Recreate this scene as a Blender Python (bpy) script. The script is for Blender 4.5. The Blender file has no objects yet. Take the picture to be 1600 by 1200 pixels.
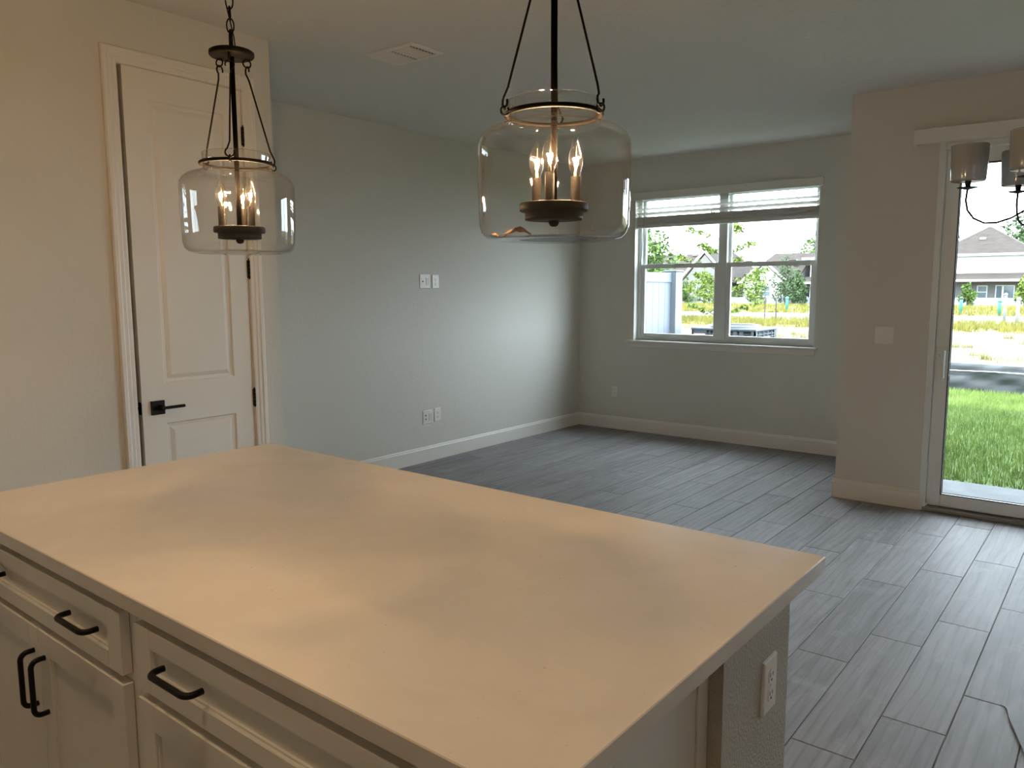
import bpy, bmesh, math, random
import numpy as np
from mathutils import Vector, Matrix

random.seed(7)
rng = np.random.default_rng(7)
SC = bpy.context.scene
COL = SC.collection
R = math.radians

# ------------------------------------------------------------------ camera
CAM_H = 1.473
cd = bpy.data.cameras.new('camera')
cam = bpy.data.objects.new('camera', cd)
COL.objects.link(cam)
SC.camera = cam
cd.sensor_fit = 'HORIZONTAL'
cd.sensor_width = 36.0
cd.lens = 1213.72 / 1600 * 36.0
cd.clip_start = 0.03
cd.clip_end = 1000
yaw, pitch, roll = -0.674238, 0.1222966, -0.00410730
fw = Vector((math.sin(yaw) * math.cos(pitch), math.cos(yaw) * math.cos(pitch), -math.sin(pitch)))
rt = Vector((math.cos(yaw), -math.sin(yaw), 0))
up = rt.cross(fw)
r2 = rt * math.cos(roll) + up * math.sin(roll)
u2 = -rt * math.sin(roll) + up * math.cos(roll)
cam.matrix_world = Matrix(((r2.x, u2.x, -fw.x, 0), (r2.y, u2.y, -fw.y, 0), (r2.z, u2.z, -fw.z, CAM_H), (0, 0, 0, 1)))

# ------------------------------------------------------------------ world, sun, exposure
SKY_STRENGTH = 15.0
SUN_STRENGTH = 11.0
EXPOSURE = 0.04
BULB = 14500.0
CAN = 6.0          # glow of the lens itself
CAN_W = 1.8        # watts of each kitchen downlight
w = bpy.data.worlds.new('sky')
SC.world = w
w.use_nodes = True
bg = w.node_tree.nodes['Background']
bg.inputs['Color'].default_value = (0.84, 0.945, 1.08, 1)
bg.inputs['Strength'].default_value = SKY_STRENGTH
sd = bpy.data.lights.new('sun', 'SUN')
sd.energy = SUN_STRENGTH
sd.angle = R(3)
sd.color = (1.0, 0.95, 0.86)
so = bpy.data.objects.new('sun', sd)
COL.objects.link(so)
so.rotation_euler = Vector((0.25, 0.72, -1.0)).to_track_quat('-Z', 'Y').to_euler()
SC.view_settings.view_transform = 'Standard'
SC.view_settings.look = 'None'
SC.view_settings.gamma = 1
SC.view_settings.exposure = EXPOSURE
SC.view_settings.use_curve_mapping = False
cy = SC.cycles
cy.max_bounces = 14
cy.diffuse_bounces = 7
cy.glossy_bounces = 5
cy.transmission_bounces = 8
cy.transparent_max_bounces = 40
cy.sample_clamp_indirect = 6.0
cy.sample_clamp_direct = 0.0
cy.caustics_reflective = False
cy.caustics_refractive = False

# ------------------------------------------------------------------ helpers
def s2l(*c):
    o = []
    for v in c:
        v = v / 255.0
        o.append(v / 12.92 if v <= 0.04045 else ((v + 0.055) / 1.055) ** 2.4)
    return tuple(o)

class NT:
    def __init__(self, name):
        self.m = bpy.data.materials.new(name)
        self.m.use_nodes = True
        self.t = self.m.node_tree
        self.n = self.t.nodes
        self.b = self.n['Principled BSDF']
        self.out = self.n['Material Output']
    def add(self, typ, **kw):
        x = self.n.new(typ)
        for k, v in kw.items():
            setattr(x, k, v)
        return x
    def link(self, a, b):
        self.t.links.new(a, b)
    def base(self, c):
        self.b.inputs['Base Color'].default_value = (*c, 1)

def plain(name, c, rough=0.5, metal=0.0, spec=0.5, bump=None, var=None):
    q = NT(name)
    q.base(c)
    q.b.inputs['Roughness'].default_value = rough
    q.b.inputs['Metallic'].default_value = metal
    q.b.inputs['Specular IOR Level'].default_value = spec
    if bump or var:
        tc = q.add('ShaderNodeTexCoord')
    if bump:
        sc_, st = bump
        nz = q.add('ShaderNodeTexNoise')
        nz.inputs['Scale'].default_value = sc_
        nz.inputs['Detail'].default_value = 3
        q.link(tc.outputs['Object'], nz.inputs['Vector'])
        bp = q.add('ShaderNodeBump')
        bp.inputs['Strength'].default_value = st
        bp.inputs['Distance'].default_value = 0.004
        q.link(nz.outputs['Fac'], bp.inputs['Height'])
        q.link(bp.outputs['Normal'], q.b.inputs['Normal'])
    if var:
        sc_, c2 = var
        nz = q.add('ShaderNodeTexNoise')
        nz.inputs['Scale'].default_value = sc_
        nz.inputs['Detail'].default_value = 4
        q.link(tc.outputs['Object'], nz.inputs['Vector'])
        rp = q.add('ShaderNodeValToRGB')
        rp.color_ramp.elements[0].position = 0.35
        rp.color_ramp.elements[1].position = 0.65
        rp.color_ramp.elements[0].color = (*c, 1)
        rp.color_ramp.elements[1].color = (*c2, 1)
        q.link(nz.outputs['Fac'], rp.inputs['Fac'])
        q.link(rp.outputs['Color'], q.b.inputs['Base Color'])
    return q.m

def glass(name, tint=(1, 1, 1), edge=(0.75, 0.78, 0.76), haze=0.0, refl=1.0, rim=0.0):
    """thin clear glass: see-through, reflecting more and tinted more at grazing view, with a faint diffuse veil imitating lamp glow"""
    q = NT(name)
    q.n.remove(q.b)
    lw = q.add('ShaderNodeLayerWeight')
    lw.inputs['Blend'].default_value = 0.5
    mp = q.add('ShaderNodeMath', operation='POWER')
    q.link(lw.outputs['Facing'], mp.inputs[0])
    mp.inputs[1].default_value = 4.0
    mc = q.add('ShaderNodeMix', data_type='RGBA')
    q.link(mp.outputs[0], mc.inputs[0])
    mc.inputs[6].default_value = (*tint, 1)
    mc.inputs[7].default_value = (*edge, 1)
    tr = q.add('ShaderNodeBsdfTransparent')
    q.link(mc.outputs[2], tr.inputs['Color'])
    gl = q.add('ShaderNodeBsdfGlossy')
    gl.inputs['Roughness'].default_value = 0.015
    fr = q.add('ShaderNodeFresnel')
    fr.inputs['IOR'].default_value = 1.5
    # a shell is one surface seen from both sides: keep the outer-face Fresnel on the inside too
    ge = q.add('ShaderNodeNewGeometry')
    sw = q.add('ShaderNodeMapRange')
    q.link(ge.outputs['Backfacing'], sw.inputs[0])
    sw.inputs[3].default_value = 1.5
    sw.inputs[4].default_value = 1.0 / 1.5
    q.link(sw.outputs[0], fr.inputs['IOR'])
    mr = q.add('ShaderNodeMath', operation='MULTIPLY')
    q.link(fr.outputs[0], mr.inputs[0])
    mr.inputs[1].default_value = 1.5 * refl
    mr.use_clamp = True
    mx = q.add('ShaderNodeMixShader')
    q.link(mr.outputs[0], mx.inputs[0])
    q.link(tr.outputs[0], mx.inputs[1])
    q.link(gl.outputs[0], mx.inputs[2])
    last = mx
    if haze > 0:  # diffuse share put in so the lit glass seems to glow, stronger at edges
        df = q.add('ShaderNodeBsdfDiffuse')
        df.inputs['Color'].default_value = (0.9, 0.88, 0.85, 1)
        tl = q.add('ShaderNodeBsdfTranslucent')
        tl.inputs['Color'].default_value = (0.9, 0.88, 0.85, 1)
        ad = q.add('ShaderNodeMixShader')
        ad.inputs[0].default_value = 0.5
        q.link(df.outputs[0], ad.inputs[1])
        q.link(tl.outputs[0], ad.inputs[2])
        m2 = q.add('ShaderNodeMixShader')
        hz = q.add('ShaderNodeMath', operation='MULTIPLY_ADD')
        q.link(mp.outputs[0], hz.inputs[0])
        hz.inputs[1].default_value = rim
        hz.inputs[2].default_value = haze
        q.link(hz.outputs[0], m2.inputs[0])
        q.link(mx.outputs[0], m2.inputs[1])
        q.link(ad.outputs[0], m2.inputs[2])
        last = m2
    q.link(last.outputs[0], q.out.inputs['Surface'])
    return q.m

def emission(name, c, s):
    q = NT(name)
    q.n.remove(q.b)
    e = q.add('ShaderNodeEmission')
    e.inputs['Color'].default_value = (*c, 1)
    e.inputs['Strength'].default_value = s
    q.link(e.outputs[0], q.out.inputs['Surface'])
    return q.m

ORG = {}   # world position of each object's origin

def org(o):
    return ORG.get(o.name, Vector((0, 0, 0))) if o else Vector((0, 0, 0))

def tag(o, label=None, cat=None, group=None, kind=None):
    if label: o['label'] = label
    if cat: o['category'] = cat
    if group: o['group'] = group
    if kind: o['kind'] = kind
    return o

def thing(name, loc, label, cat, group=None):
    o = bpy.data.objects.new(name, None)
    o.empty_display_size = 0.1
    COL.objects.link(o)
    o.location = loc
    ORG[o.name] = Vector(loc)
    return tag(o, label, cat, group)

def copy_tree(o, parent=None):
    c = o.copy()
    COL.objects.link(c)
    c.parent = parent
    ORG[c.name] = ORG.get(o.name, Vector((0, 0, 0)))
    for ch in list(o.children):
        copy_tree(ch, c)
    return c

class MB:
    def __init__(self):
        self.v = []
        self.f = []
        self.smooth = []
    def add(self, vs, fs, smooth=False):
        k = len(self.v)
        self.v.extend([tuple(p) for p in vs])
        for f in fs:
            self.f.append(tuple(i + k for i in f))
            self.smooth.append(smooth)
        return self
    def box(self, x0, x1, y0, y1, z0, z1, c=0.0, M=None):
        if x0 > x1: x0, x1 = x1, x0
        if y0 > y1: y0, y1 = y1, y0
        if z0 > z1: z0, z1 = z1, z0
        if c <= 0:
            vs = [(x0, y0, z0), (x1, y0, z0), (x1, y1, z0), (x0, y1, z0), (x0, y0, z1), (x1, y0, z1), (x1, y1, z1), (x0, y1, z1)]
            fs = [(0, 3, 2, 1), (4, 5, 6, 7), (0, 1, 5, 4), (1, 2, 6, 5), (2, 3, 7, 6), (3, 0, 4, 7)]
        else:
            c = min(c, (x1 - x0) * .45, (y1 - y0) * .45, (z1 - z0) * .45)
            bm = bmesh.new()
            bmesh.ops.create_cube(bm, size=1)
            for q in bm.verts:
                q.co = Vector((x0 + (q.co.x + .5) * (x1 - x0), y0 + (q.co.y + .5) * (y1 - y0), z0 + (q.co.z + .5) * (z1 - z0)))
            bmesh.ops.bevel(bm, geom=list(bm.edges), offset=c, segments=1, affect='EDGES', profile=.5)
            bm.verts.index_update()
            vs = [tuple(q.co) for q in bm.verts]
            fs = [[q.index for q in f.verts] for f in bm.faces]
            bm.free()
        if M is not None:
            vs = [tuple(M @ Vector(p)) for p in vs]
        return self.add(vs, fs)
    def lathe(self, prof, n=24, cx=0, cy=0, cz=0, smooth=True, M=None, a0=0.0):
        """prof: list of (r, z); r = 0 closes with a pole"""
        vs = []
        rings = []
        for r_, z_ in prof:
            if r_ < 1e-7:
                rings.append([len(vs)])
                vs.append((cx, cy, cz + z_))
            else:
                rings.append(list(range(len(vs), len(vs) + n)))
                for k in range(n):
                    a = a0 + 2 * math.pi * k / n
                    vs.append((cx + r_ * math.cos(a), cy + r_ * math.sin(a), cz + z_))
        fs = []
        for A, B in zip(rings[:-1], rings[1:]):
            for k in range(n):
                k2 = (k + 1) % n
                if len(A) == 1 and len(B) == 1: continue
                if len(A) == 1: fs.append((A[0], B[k2], B[k]))
                elif len(B) == 1: fs.append((A[k], A[k2], B[0]))
                else: fs.append((A[k], A[k2], B[k2], B[k]))
        if M is not None:
            vs = [tuple(M @ Vector(p)) for p in vs]
        return self.add(vs, fs, smooth)
    def tube(self, pts, r, n=8, closed=False, smooth=True, cap=True, flat=None):
        P = [Vector(p) for p in pts]
        N = len(P)
        rr = r if isinstance(r, (list, tuple)) else [r] * N
        T = []
        for i in range(N):
            if closed: d = P[(i + 1) % N] - P[(i - 1) % N]
            elif i == 0: d = P[1] - P[0]
            elif i == N - 1: d = P[-1] - P[-2]
            else: d = (P[i + 1] - P[i]).normalized() + (P[i] - P[i - 1]).normalized()
            T.append(d.normalized())
        u = T[0].orthogonal().normalized()
        if flat is not None:
            u = (Vector(flat) - T[0] * Vector(flat).dot(T[0])).normalized()
        vs = []
        for i in range(N):
            u = (u - T[i] * u.dot(T[i])).normalized()
            v = T[i].cross(u)
            for k in range(n):
                a = 2 * math.pi * (k + .5) / n
                vs.append(P[i] + (u * math.cos(a) + v * math.sin(a)) * rr[i])
        fs = []
        for i in range(N if closed else N - 1):
            j = (i + 1) % N
            for k in range(n):
                k2 = (k + 1) % n
                fs.append((i * n + k, i * n + k2, j * n + k2, j * n + k))
        if cap and not closed:
            fs.append(tuple(reversed(range(n))))
            fs.append(tuple(range((N - 1) * n, N * n)))
        return self.add(vs, fs, smooth)
    def prism(self, poly, h0, h1, axis='z', smooth=False):
        """extrude a 2D polygon (counter-clockwise) along an axis; poly gives the two other coordinates in x,y,z order"""
        n = len(poly)
        def p3(p, h):
            if axis == 'z': return (p[0], p[1], h)
            if axis == 'y': return (p[0], h, p[1])
            return (h, p[0], p[1])
        vs = [p3(p, h0) for p in poly] + [p3(p, h1) for p in poly]
        fs = [tuple(reversed(range(n))), tuple(range(n, 2 * n))]
        for k in range(n):
            k2 = (k + 1) % n
            fs.append((k, k2, n + k2, n + k))
        return self.add(vs, fs, smooth)
    def torus(self, c, R_, r, n=24, m=8, axis='z'):
        pts = []
        for k in range(n):
            a = 2 * math.pi * k / n
            x, y = R_ * math.cos(a), R_ * math.sin(a)
            if axis == 'z': pts.append((c[0] + x, c[1] + y, c[2]))
            elif axis == 'y': pts.append((c[0] + x, c[1], c[2] + y))
            else: pts.append((c[0], c[1] + x, c[2] + y))
        return self.tube(pts, r, m, closed=True)
    def build(self, name, mat, parent=None, origin=None, fix=True):
        if parent is not None: o_ = org(parent)
        elif origin is not None: o_ = Vector(origin)
        else:
            A = np.array(self.v)
            o_ = Vector(((A[:, 0].min() + A[:, 0].max()) / 2, (A[:, 1].min() + A[:, 1].max()) / 2, A[:, 2].min()))
        me = bpy.data.meshes.new(name)
        me.from_pydata([(p[0] - o_.x, p[1] - o_.y, p[2] - o_.z) for p in self.v], [], self.f)
        me.polygons.foreach_set('use_smooth', self.smooth)
        if fix:
            bm = bmesh.new()
            bm.from_mesh(me)
            bmesh.ops.recalc_face_normals(bm, faces=bm.faces)
            bm.to_mesh(me)
            bm.free()
        me.update()
        me.materials.append(mat)
        o = bpy.data.objects.new(name, me)
        COL.objects.link(o)
        if parent is not None: o.parent = parent
        else: o.location = o_
        ORG[o.name] = o_
        return o

def part(name, mat, parent, fn, **kw):
    m = MB()
    fn(m)
    return m.build(name, mat, parent, **kw)

def struct(name, mat, m, label=None):
    o = m.build(name, mat)
    o['kind'] = 'structure'
    if label: o['label'] = label
    return o

# ------------------------------------------------------------------ materials
M_WALL = plain('wall_paint', s2l(212, 209, 201), 0.75, bump=(55, 0.30))
M_CEIL = plain('ceiling_paint', s2l(219, 216, 209), 0.85, bump=(38, 0.9))
M_TRIM = plain('trim_paint', s2l(228, 224, 217), 0.38)
M_DOOR = plain('door_paint', s2l(230, 226, 218), 0.40)
M_CAB = plain('cabinet_paint', s2l(226, 222, 212), 0.42)
M_CABIN = plain('cabinet_inside', s2l(120, 112, 100), 0.8)
M_SLEEVE = plain('dark_brown_candle_sleeve', (0.0016, 0.0010, 0.0007), 0.75, 0.0, 0.03)
M_BLACK = plain('matte_black_metal', (0.010, 0.0095, 0.009), 0.42, 0.6)
M_BRONZE = plain('dark_bronze_metal', (0.0034, 0.0025, 0.002), 0.55, 0.0, 0.08, var=(30, (0.0055, 0.004, 0.003)))
M_VINYL = plain('white_vinyl', s2l(226, 230, 228), 0.35)
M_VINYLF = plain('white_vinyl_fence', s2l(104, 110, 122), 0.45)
M_SLAT = plain('blind_slat', s2l(222, 220, 214), 0.45)
M_PLATE = plain('white_plastic_plate', s2l(232, 230, 224), 0.30)
M_HOLE = plain('dark_slot', (0.012, 0.012, 0.012), 0.7)
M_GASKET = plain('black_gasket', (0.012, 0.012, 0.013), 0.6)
M_ALU = plain('grey_aluminium_sill', s2l(150, 148, 142), 0.5, 0.3)
M_PANE = glass('window_glass', (0.97, 1.0, 0.985), (0.85, 0.92, 0.89), 0.0, 0.65)
M_JAR = glass('clear_jar_glass', (0.965, 0.965, 0.955), (0.40, 0.41, 0.39), 0.0004, 1.0, 0.0025)
M_BULB = glass('clear_bulb_glass', (0.98, 0.96, 0.93), (0.62, 0.50, 0.36), 0.0003, 1.0, 0.0012)
def opal():
    q = NT('frosted_grey_shade_glass')
    q.base((0.36, 0.38, 0.40))
    q.b.inputs['Roughness'].default_value = 0.12
    tl = q.add('ShaderNodeBsdfTranslucent')
    tl.inputs['Color'].default_value = (0.15, 0.15, 0.15, 1)
    tr = q.add('ShaderNodeBsdfTransparent')
    mx = q.add('ShaderNodeMixShader'); mx.inputs[0].default_value = 0.35
    q.link(q.b.outputs[0], mx.inputs[1]); q.link(tl.outputs[0], mx.inputs[2])
    m2 = q.add('ShaderNodeMixShader'); m2.inputs[0].default_value = 0.05
    q.link(mx.outputs[0], m2.inputs[1]); q.link(tr.outputs[0], m2.inputs[2])
    q.link(m2.outputs[0], q.out.inputs['Surface'])
    return q.m
M_SHADE = opal()
M_FIL = emission('glowing_filament', (1.0, 0.645, 0.33), BULB)
M_LED = emission('warm_ceiling_lamp_lens', (1.0, 0.80, 0.58), CAN)
M_CONC = plain('pale_concrete', s2l(88, 89, 91), 0.9, spec=0.1, bump=(30, .3), var=(6, s2l(78, 79, 81)))
M_PAPER = plain('brown_paper_scrap', s2l(186, 142, 108), 0.8, var=(40, s2l(150, 108, 80)))

def plank_material():
    q = NT('grey_wood_look_tile')
    tc = q.add('ShaderNodeTexCoord')
    oi = q.add('ShaderNodeObjectInfo')
    rnd = q.add('ShaderNodeVectorMath', operation='SCALE')
    cb = q.add('ShaderNodeCombineXYZ')
    for i in range(3): q.link(oi.outputs['Random'], cb.inputs[i])
    q.link(cb.outputs[0], rnd.inputs[0])
    rnd.inputs['Scale'].default_value = 57.0
    ad = q.add('ShaderNodeVectorMath', operation='ADD')
    q.link(tc.outputs['Object'], ad.inputs[0])
    q.link(rnd.outputs[0], ad.inputs[1])
    # long grain along y
    mp = q.add('ShaderNodeMapping')
    mp.inputs['Scale'].default_value = (20, 1.7, 1)
    q.link(ad.outputs[0], mp.inputs['Vector'])
    g1 = q.add('ShaderNodeTexNoise')
    g1.inputs['Scale'].default_value = 1.0
    g1.inputs['Detail'].default_value = 6
    g1.inputs['Roughness'].default_value = 0.62
    g1.inputs['Distortion'].default_value = 0.9
    q.link(mp.outputs[0], g1.inputs['Vector'])
    # cathedral figure
    mp2 = q.add('ShaderNodeMapping')
    mp2.inputs['Scale'].default_value = (9, 1.6, 1)
    q.link(ad.outputs[0], mp2.inputs['Vector'])
    g2 = q.add('ShaderNodeTexWave')
    g2.inputs['Scale'].default_value = 0.9
    g2.inputs['Distortion'].default_value = 7.0
    g2.inputs['Detail'].default_value = 3.0
    g2.inputs['Detail Scale'].default_value = 0.8
    q.link(mp2.outputs[0], g2.inputs['Vector'])
    # dust smears
    mp3 = q.add('ShaderNodeMapping')
    mp3.inputs['Scale'].default_value = (6, 6, 1)
    q.link(ad.outputs[0], mp3.inputs['Vector'])
    g3 = q.add('ShaderNodeTexNoise')
    g3.inputs['Scale'].default_value = 1.0
    g3.inputs['Detail'].default_value = 8
    g3.inputs['Roughness'].default_value = 0.7
    q.link(mp3.outputs[0], g3.inputs['Vector'])
    rp = q.add('ShaderNodeValToRGB')
    e = rp.color_ramp.elements
    e[0].position = 0.25; e[0].color = (*s2l(117, 114, 115), 1)
    e[1].position = 0.78; e[1].color = (*s2l(152, 147, 149), 1)
    q.link(g1.outputs['Fac'], rp.inputs['Fac'])
    rp2 = q.add('ShaderNodeValToRGB')
    e = rp2.color_ramp.elements
    e[0].position = 0.0; e[0].color = (0.83, 0.82, 0.81, 1)
    e[1].position = 0.22; e[1].color = (1, 1, 1, 1)
    q.link(g2.outputs['Fac'], rp2.inputs['Fac'])
    m1 = q.add('ShaderNodeMix', data_type='RGBA', blend_type='MULTIPLY')
    m1.inputs[0].default_value = 0.75
    q.link(rp.outputs[0], m1.inputs[6])
    q.link(rp2.outputs[0], m1.inputs[7])
    hs = q.add('ShaderNodeHueSaturation')
    mr = q.add('ShaderNodeMapRange')
    mr.inputs[3].default_value = 0.91
    mr.inputs[4].default_value = 1.10
    q.link(oi.outputs['Random'], mr.inputs[0])
    q.link(mr.outputs[0], hs.inputs['Value'])
    q.link(m1.outputs[2], hs.inputs['Color'])
    rp3 = q.add('ShaderNodeValToRGB')
    e = rp3.color_ramp.elements
    e[0].position = 0.56; e[0].color = (0, 0, 0, 1)
    e[1].position = 0.80; e[1].color = (0.5, 0.5, 0.5, 1)
    q.link(g3.outputs['Fac'], rp3.inputs['Fac'])
    m2 = q.add('ShaderNodeMix', data_type='RGBA')
    q.link(rp3.outputs[0], m2.inputs[0])
    q.link(hs.outputs[0], m2.inputs[6])
    m2.inputs[7].default_value = (*s2l(172, 173, 177), 1)
    q.link(m2.outputs[2], q.b.inputs['Base Color'])
    rr = q.add('ShaderNodeMapRange')
    q.b.inputs['Specular IOR Level'].default_value = 0.13
    rr.inputs[3].default_value = 0.50
    rr.inputs[4].default_value = 0.68
    q.link(g3.outputs['Fac'], rr.inputs[0])
    q.link(rr.outputs[0], q.b.inputs['Roughness'])
    bp = q.add('ShaderNodeBump')
    bp.inputs['Strength'].default_value = 0.25
    bp.inputs['Distance'].default_value = 0.002
    q.link(g1.outputs['Fac'], bp.inputs['Height'])
    q.link(bp.outputs[0], q.b.inputs['Normal'])
    return q.m
M_PLANK = plank_material()
M_GROUT = plain('grey_grout', s2l(112, 108, 104), 0.9, var=(4, s2l(150, 146, 140)))

def counter_material():
    q = NT('pale_quartz')
    tc = q.add('ShaderNodeTexCoord')
    n1 = q.add('ShaderNodeTexNoise')
    n1.inputs['Scale'].default_value = 4.0
    n1.inputs['Detail'].default_value = 8
    n1.inputs['Roughness'].default_value = 0.6
    n1.inputs['Distortion'].default_value = 1.2
    q.link(tc.outputs['Object'], n1.inputs['Vector'])
    rp = q.add('ShaderNodeValToRGB')
    e = rp.color_ramp.elements
    e[0].position = 0.34; e[0].color = (*s2l(217, 209, 198), 1)
    e[1].position = 0.62; e[1].color = (*s2l(222, 215, 205), 1)
    q.link(n1.outputs['Fac'], rp.inputs['Fac'])
    # fine specks and chips
    v = q.add('ShaderNodeTexNoise')
    v.inputs['Scale'].default_value = 70
    v.inputs['Detail'].default_value = 3
    q.link(tc.outputs['Object'], v.inputs['Vector'])
    rp2 = q.add('ShaderNodeValToRGB')
    e = rp2.color_ramp.elements
    e[0].position = 0.72; e[0].color = (0, 0, 0, 1)
    e[1].position = 0.78; e[1].color = (.55, .55, .55, 1)
    q.link(v.outputs['Fac'], rp2.inputs['Fac'])
    m = q.add('ShaderNodeMix', data_type='RGBA')
    q.link(rp2.outputs[0], m.inputs[0])
    q.link(rp.outputs[0], m.inputs[6])
    m.inputs[7].default_value = (*s2l(168, 156, 142), 1)
    # white dust smears left by wiping
    v3 = q.add('ShaderNodeTexNoise')
    v3.inputs['Scale'].default_value = 2.4
    v3.inputs['Detail'].default_value = 9
    v3.inputs['Roughness'].default_value = 0.68
    v3.inputs['Distortion'].default_value = 2.0
    q.link(tc.outputs['Object'], v3.inputs['Vector'])
    rr = q.add('ShaderNodeMapRange')
    rr.inputs[1].default_value = 0.35
    rr.inputs[2].default_value = 0.7
    rr.inputs[3].default_value = 0.115
    rr.inputs[4].default_value = 0.16
    q.link(v3.outputs['Fac'], rr.inputs[0])
    q.link(rr.outputs[0], q.b.inputs['Roughness'])
    q.link(m.outputs[2], q.b.inputs['Base Color'])
    return q.m
M_QUARTZ = counter_material()

# ------------------------------------------------------------------ room shell
XL, YF, YN, ZC = -4.668, 7.006, 5.623, 2.743       # left wall, far wall, patio-door wall, ceiling
XD, YE = -3.583, 2.487                              # closet-door wall and its end
XR, YB = 1.90, -2.60
XN = -1.572                                         # corner where the patio-door wall starts
T = 0.17

def with_hole(m, plane, a0, a1, z0, z1, h, t0, t1):
    """wall slab between t0..t1 (thickness axis) with one rectangular hole h=(h0,h1,hz0,hz1)"""
    def bx(p, q_, r_, s_):
        if q_ - p < 1e-4 or s_ - r_ < 1e-4: return
        if plane == 'x': m.box(t0, t1, p, q_, r_, s_)
        else: m.box(p, q_, t0, t1, r_, s_)
    bx(a0, h[0], z0, z1)
    bx(h[1], a1, z0, z1)
    bx(h[0], h[1], z0, h[2])
    bx(h[0], h[1], h[3], z1)

m = MB(); m.box(XL - T, XR + T, YB - T, YN + T, -0.14, -0.006); m.box(XL - T, XN + T, YN + T, YF + T, -0.14, -0.006)
FLOOR = struct('floor', M_GROUT, m, 'grey grout bed under grey wood-look floor planks')
m = MB(); m.box(XL - T, XR + T, YB - T, YF + T + 0.04, ZC, ZC + 0.16)
struct('ceiling', M_CEIL, m, 'flat painted ceiling with a light knockdown texture')
m = MB(); m.box(XL - T, XL, YB - T, YF, -0.006, ZC)
struct('wall_left', M_WALL, m, 'long greige wall on the left of the living area')
WX0, WX1, WZ0, WZ1 = -4.003, -2.187, 0.945, 2.412   # window opening
m = MB(); with_hole(m, 'y', XL - T, XN, -0.006, ZC, (WX0, WX1, WZ0, WZ1), YF, YF + T)
struct('wall_far', M_WALL, m, 'greige far wall around the double window')
m = MB(); m.box(XN, XN + T, YN + T, YF + T, -0.006, ZC)
struct('wall_return', M_WALL, m, 'short return wall beside the covered patio')
SX0, SX1, SZ1 = -1.012, 0.98, 2.36                  # patio door opening
m = MB(); with_hole(m, 'y', XN, XR + T, -0.006, ZC, (SX0, SX1, -0.006, SZ1), YN, YN + T)
struct('wall_patio', M_WALL, m, 'greige wall holding the sliding patio door')
m = MB(); m.box(XR, XR + T, YB - T, YN, -0.006, ZC)
struct('wall_right', M_WALL, m)
m = MB(); m.box(XL - T, XR + T, YB - T, YB, -0.006, ZC)
struct('wall_back', M_WALL, m)
DY0, DY1, DZ = 1.693, 2.318, 2.470                  # closet door opening
m = MB(); with_hole(m, 'x', YB, YE, -0.006, ZC, (DY0, DY1, -0.006, DZ), XD - 0.115, XD)
m.box(XL, XD - 0.115, YE - 0.115, YE, -0.006, ZC)
m.box(XL, XD - 0.115, 0.9, 1.0, -0.006, ZC)
struct('wall_door', M_WALL, m, 'greige wall around the tall white closet door')

# floor planks: 8 x 40 inch tiles laid in a third-step pattern, long side towards the window
PW, PL = 0.1995, 0.985
GAP = 0.0032
mesh_cache = {}
def plank_mesh(wx, ly):
    key = (round(wx, 3), round(ly, 3))
    if key in mesh_cache: return mesh_cache[key]
    m = MB(); c = 0.0016
    x, y = wx / 2, ly / 2
    vs = [(-x, -y, -0.006), (x, -y, -0.006), (x, y, -0.006), (-x, y, -0.006),
          (-x, -y, -c), (x, -y, -c), (x, y, -c), (-x, y, -c),
          (-x + c, -y + c, 0), (x - c, -y + c, 0), (x - c, y - c, 0), (-x + c, y - c, 0)]
    fs = [(8, 9, 10, 11)]
    for k in range(4):
        j = (k + 1) % 4
        fs += [(k, j, 4 + j, 4 + k), (4 + k, 4 + j, 8 + j, 8 + k)]
    me = bpy.data.meshes.new('plank')
    me.from_pydata(vs, [], fs)
    me.materials.append(M_PLANK)
    mesh_cache[key] = me
    return me

fo = ORG[FLOOR.name]
rest = MB()
n_plank = 0
BLOCKS = [(XL, XD + 0.0, YB, YE), (XN, XR + 1, YN, YF + 1)]   # no floor tile beyond these walls
for k in range(-12, 23):
    x1 = -0.385 - PW * k
    x0 = x1 - PW
    off = 2.773 - (-k) * 0.0 + (PL * 2 / 3) * k
    off = off % PL
    j = -4
    for j in range(-4, 9):
        y0 = off + (j) * PL - PL
        y1 = y0 + PL
        a0, a1, b0, b1 = max(x0, XL), min(x1, XR), max(y0, YB), min(y1, YF)
        if a1 - a0 < 0.02 or b1 - b0 < 0.02: continue
        cx_, cy_ = (a0 + a1) / 2, (b0 + b1) / 2
        if cx_ > XN and b1 > YN:
            if b0 >= YN + .05: continue
            b1 = YN + 0.06
        if cx_ < XD and b0 < YE:
            if b1 < YE + .02: continue
            b0 = YE
        if a1 - a0 < 0.02 or b1 - b0 < 0.02: continue
        cx_, cy_ = (a0 + a1) / 2, (b0 + b1) / 2
        if b1 > 1.5 and a0 < 0.75:
            o = bpy.data.objects.new('plank', plank_mesh(a1 - a0 - GAP, b1 - b0 - GAP))
            COL.objects.link(o)
            o.parent = FLOOR
            o.location = (cx_ - fo.x, cy_ - fo.y, 0 - fo.z + random.uniform(-0.0004, 0.0003))
            n_plank += 1
        else:
            rest.box(a0 + GAP / 2, a1 - GAP / 2, b0 + GAP / 2, b1 - GAP / 2, -0.006, 0, 0)
o = rest.build('plank_field', M_PLANK, FLOOR)
o['kind'] = 'stuff'
print('planks', n_plank)

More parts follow.
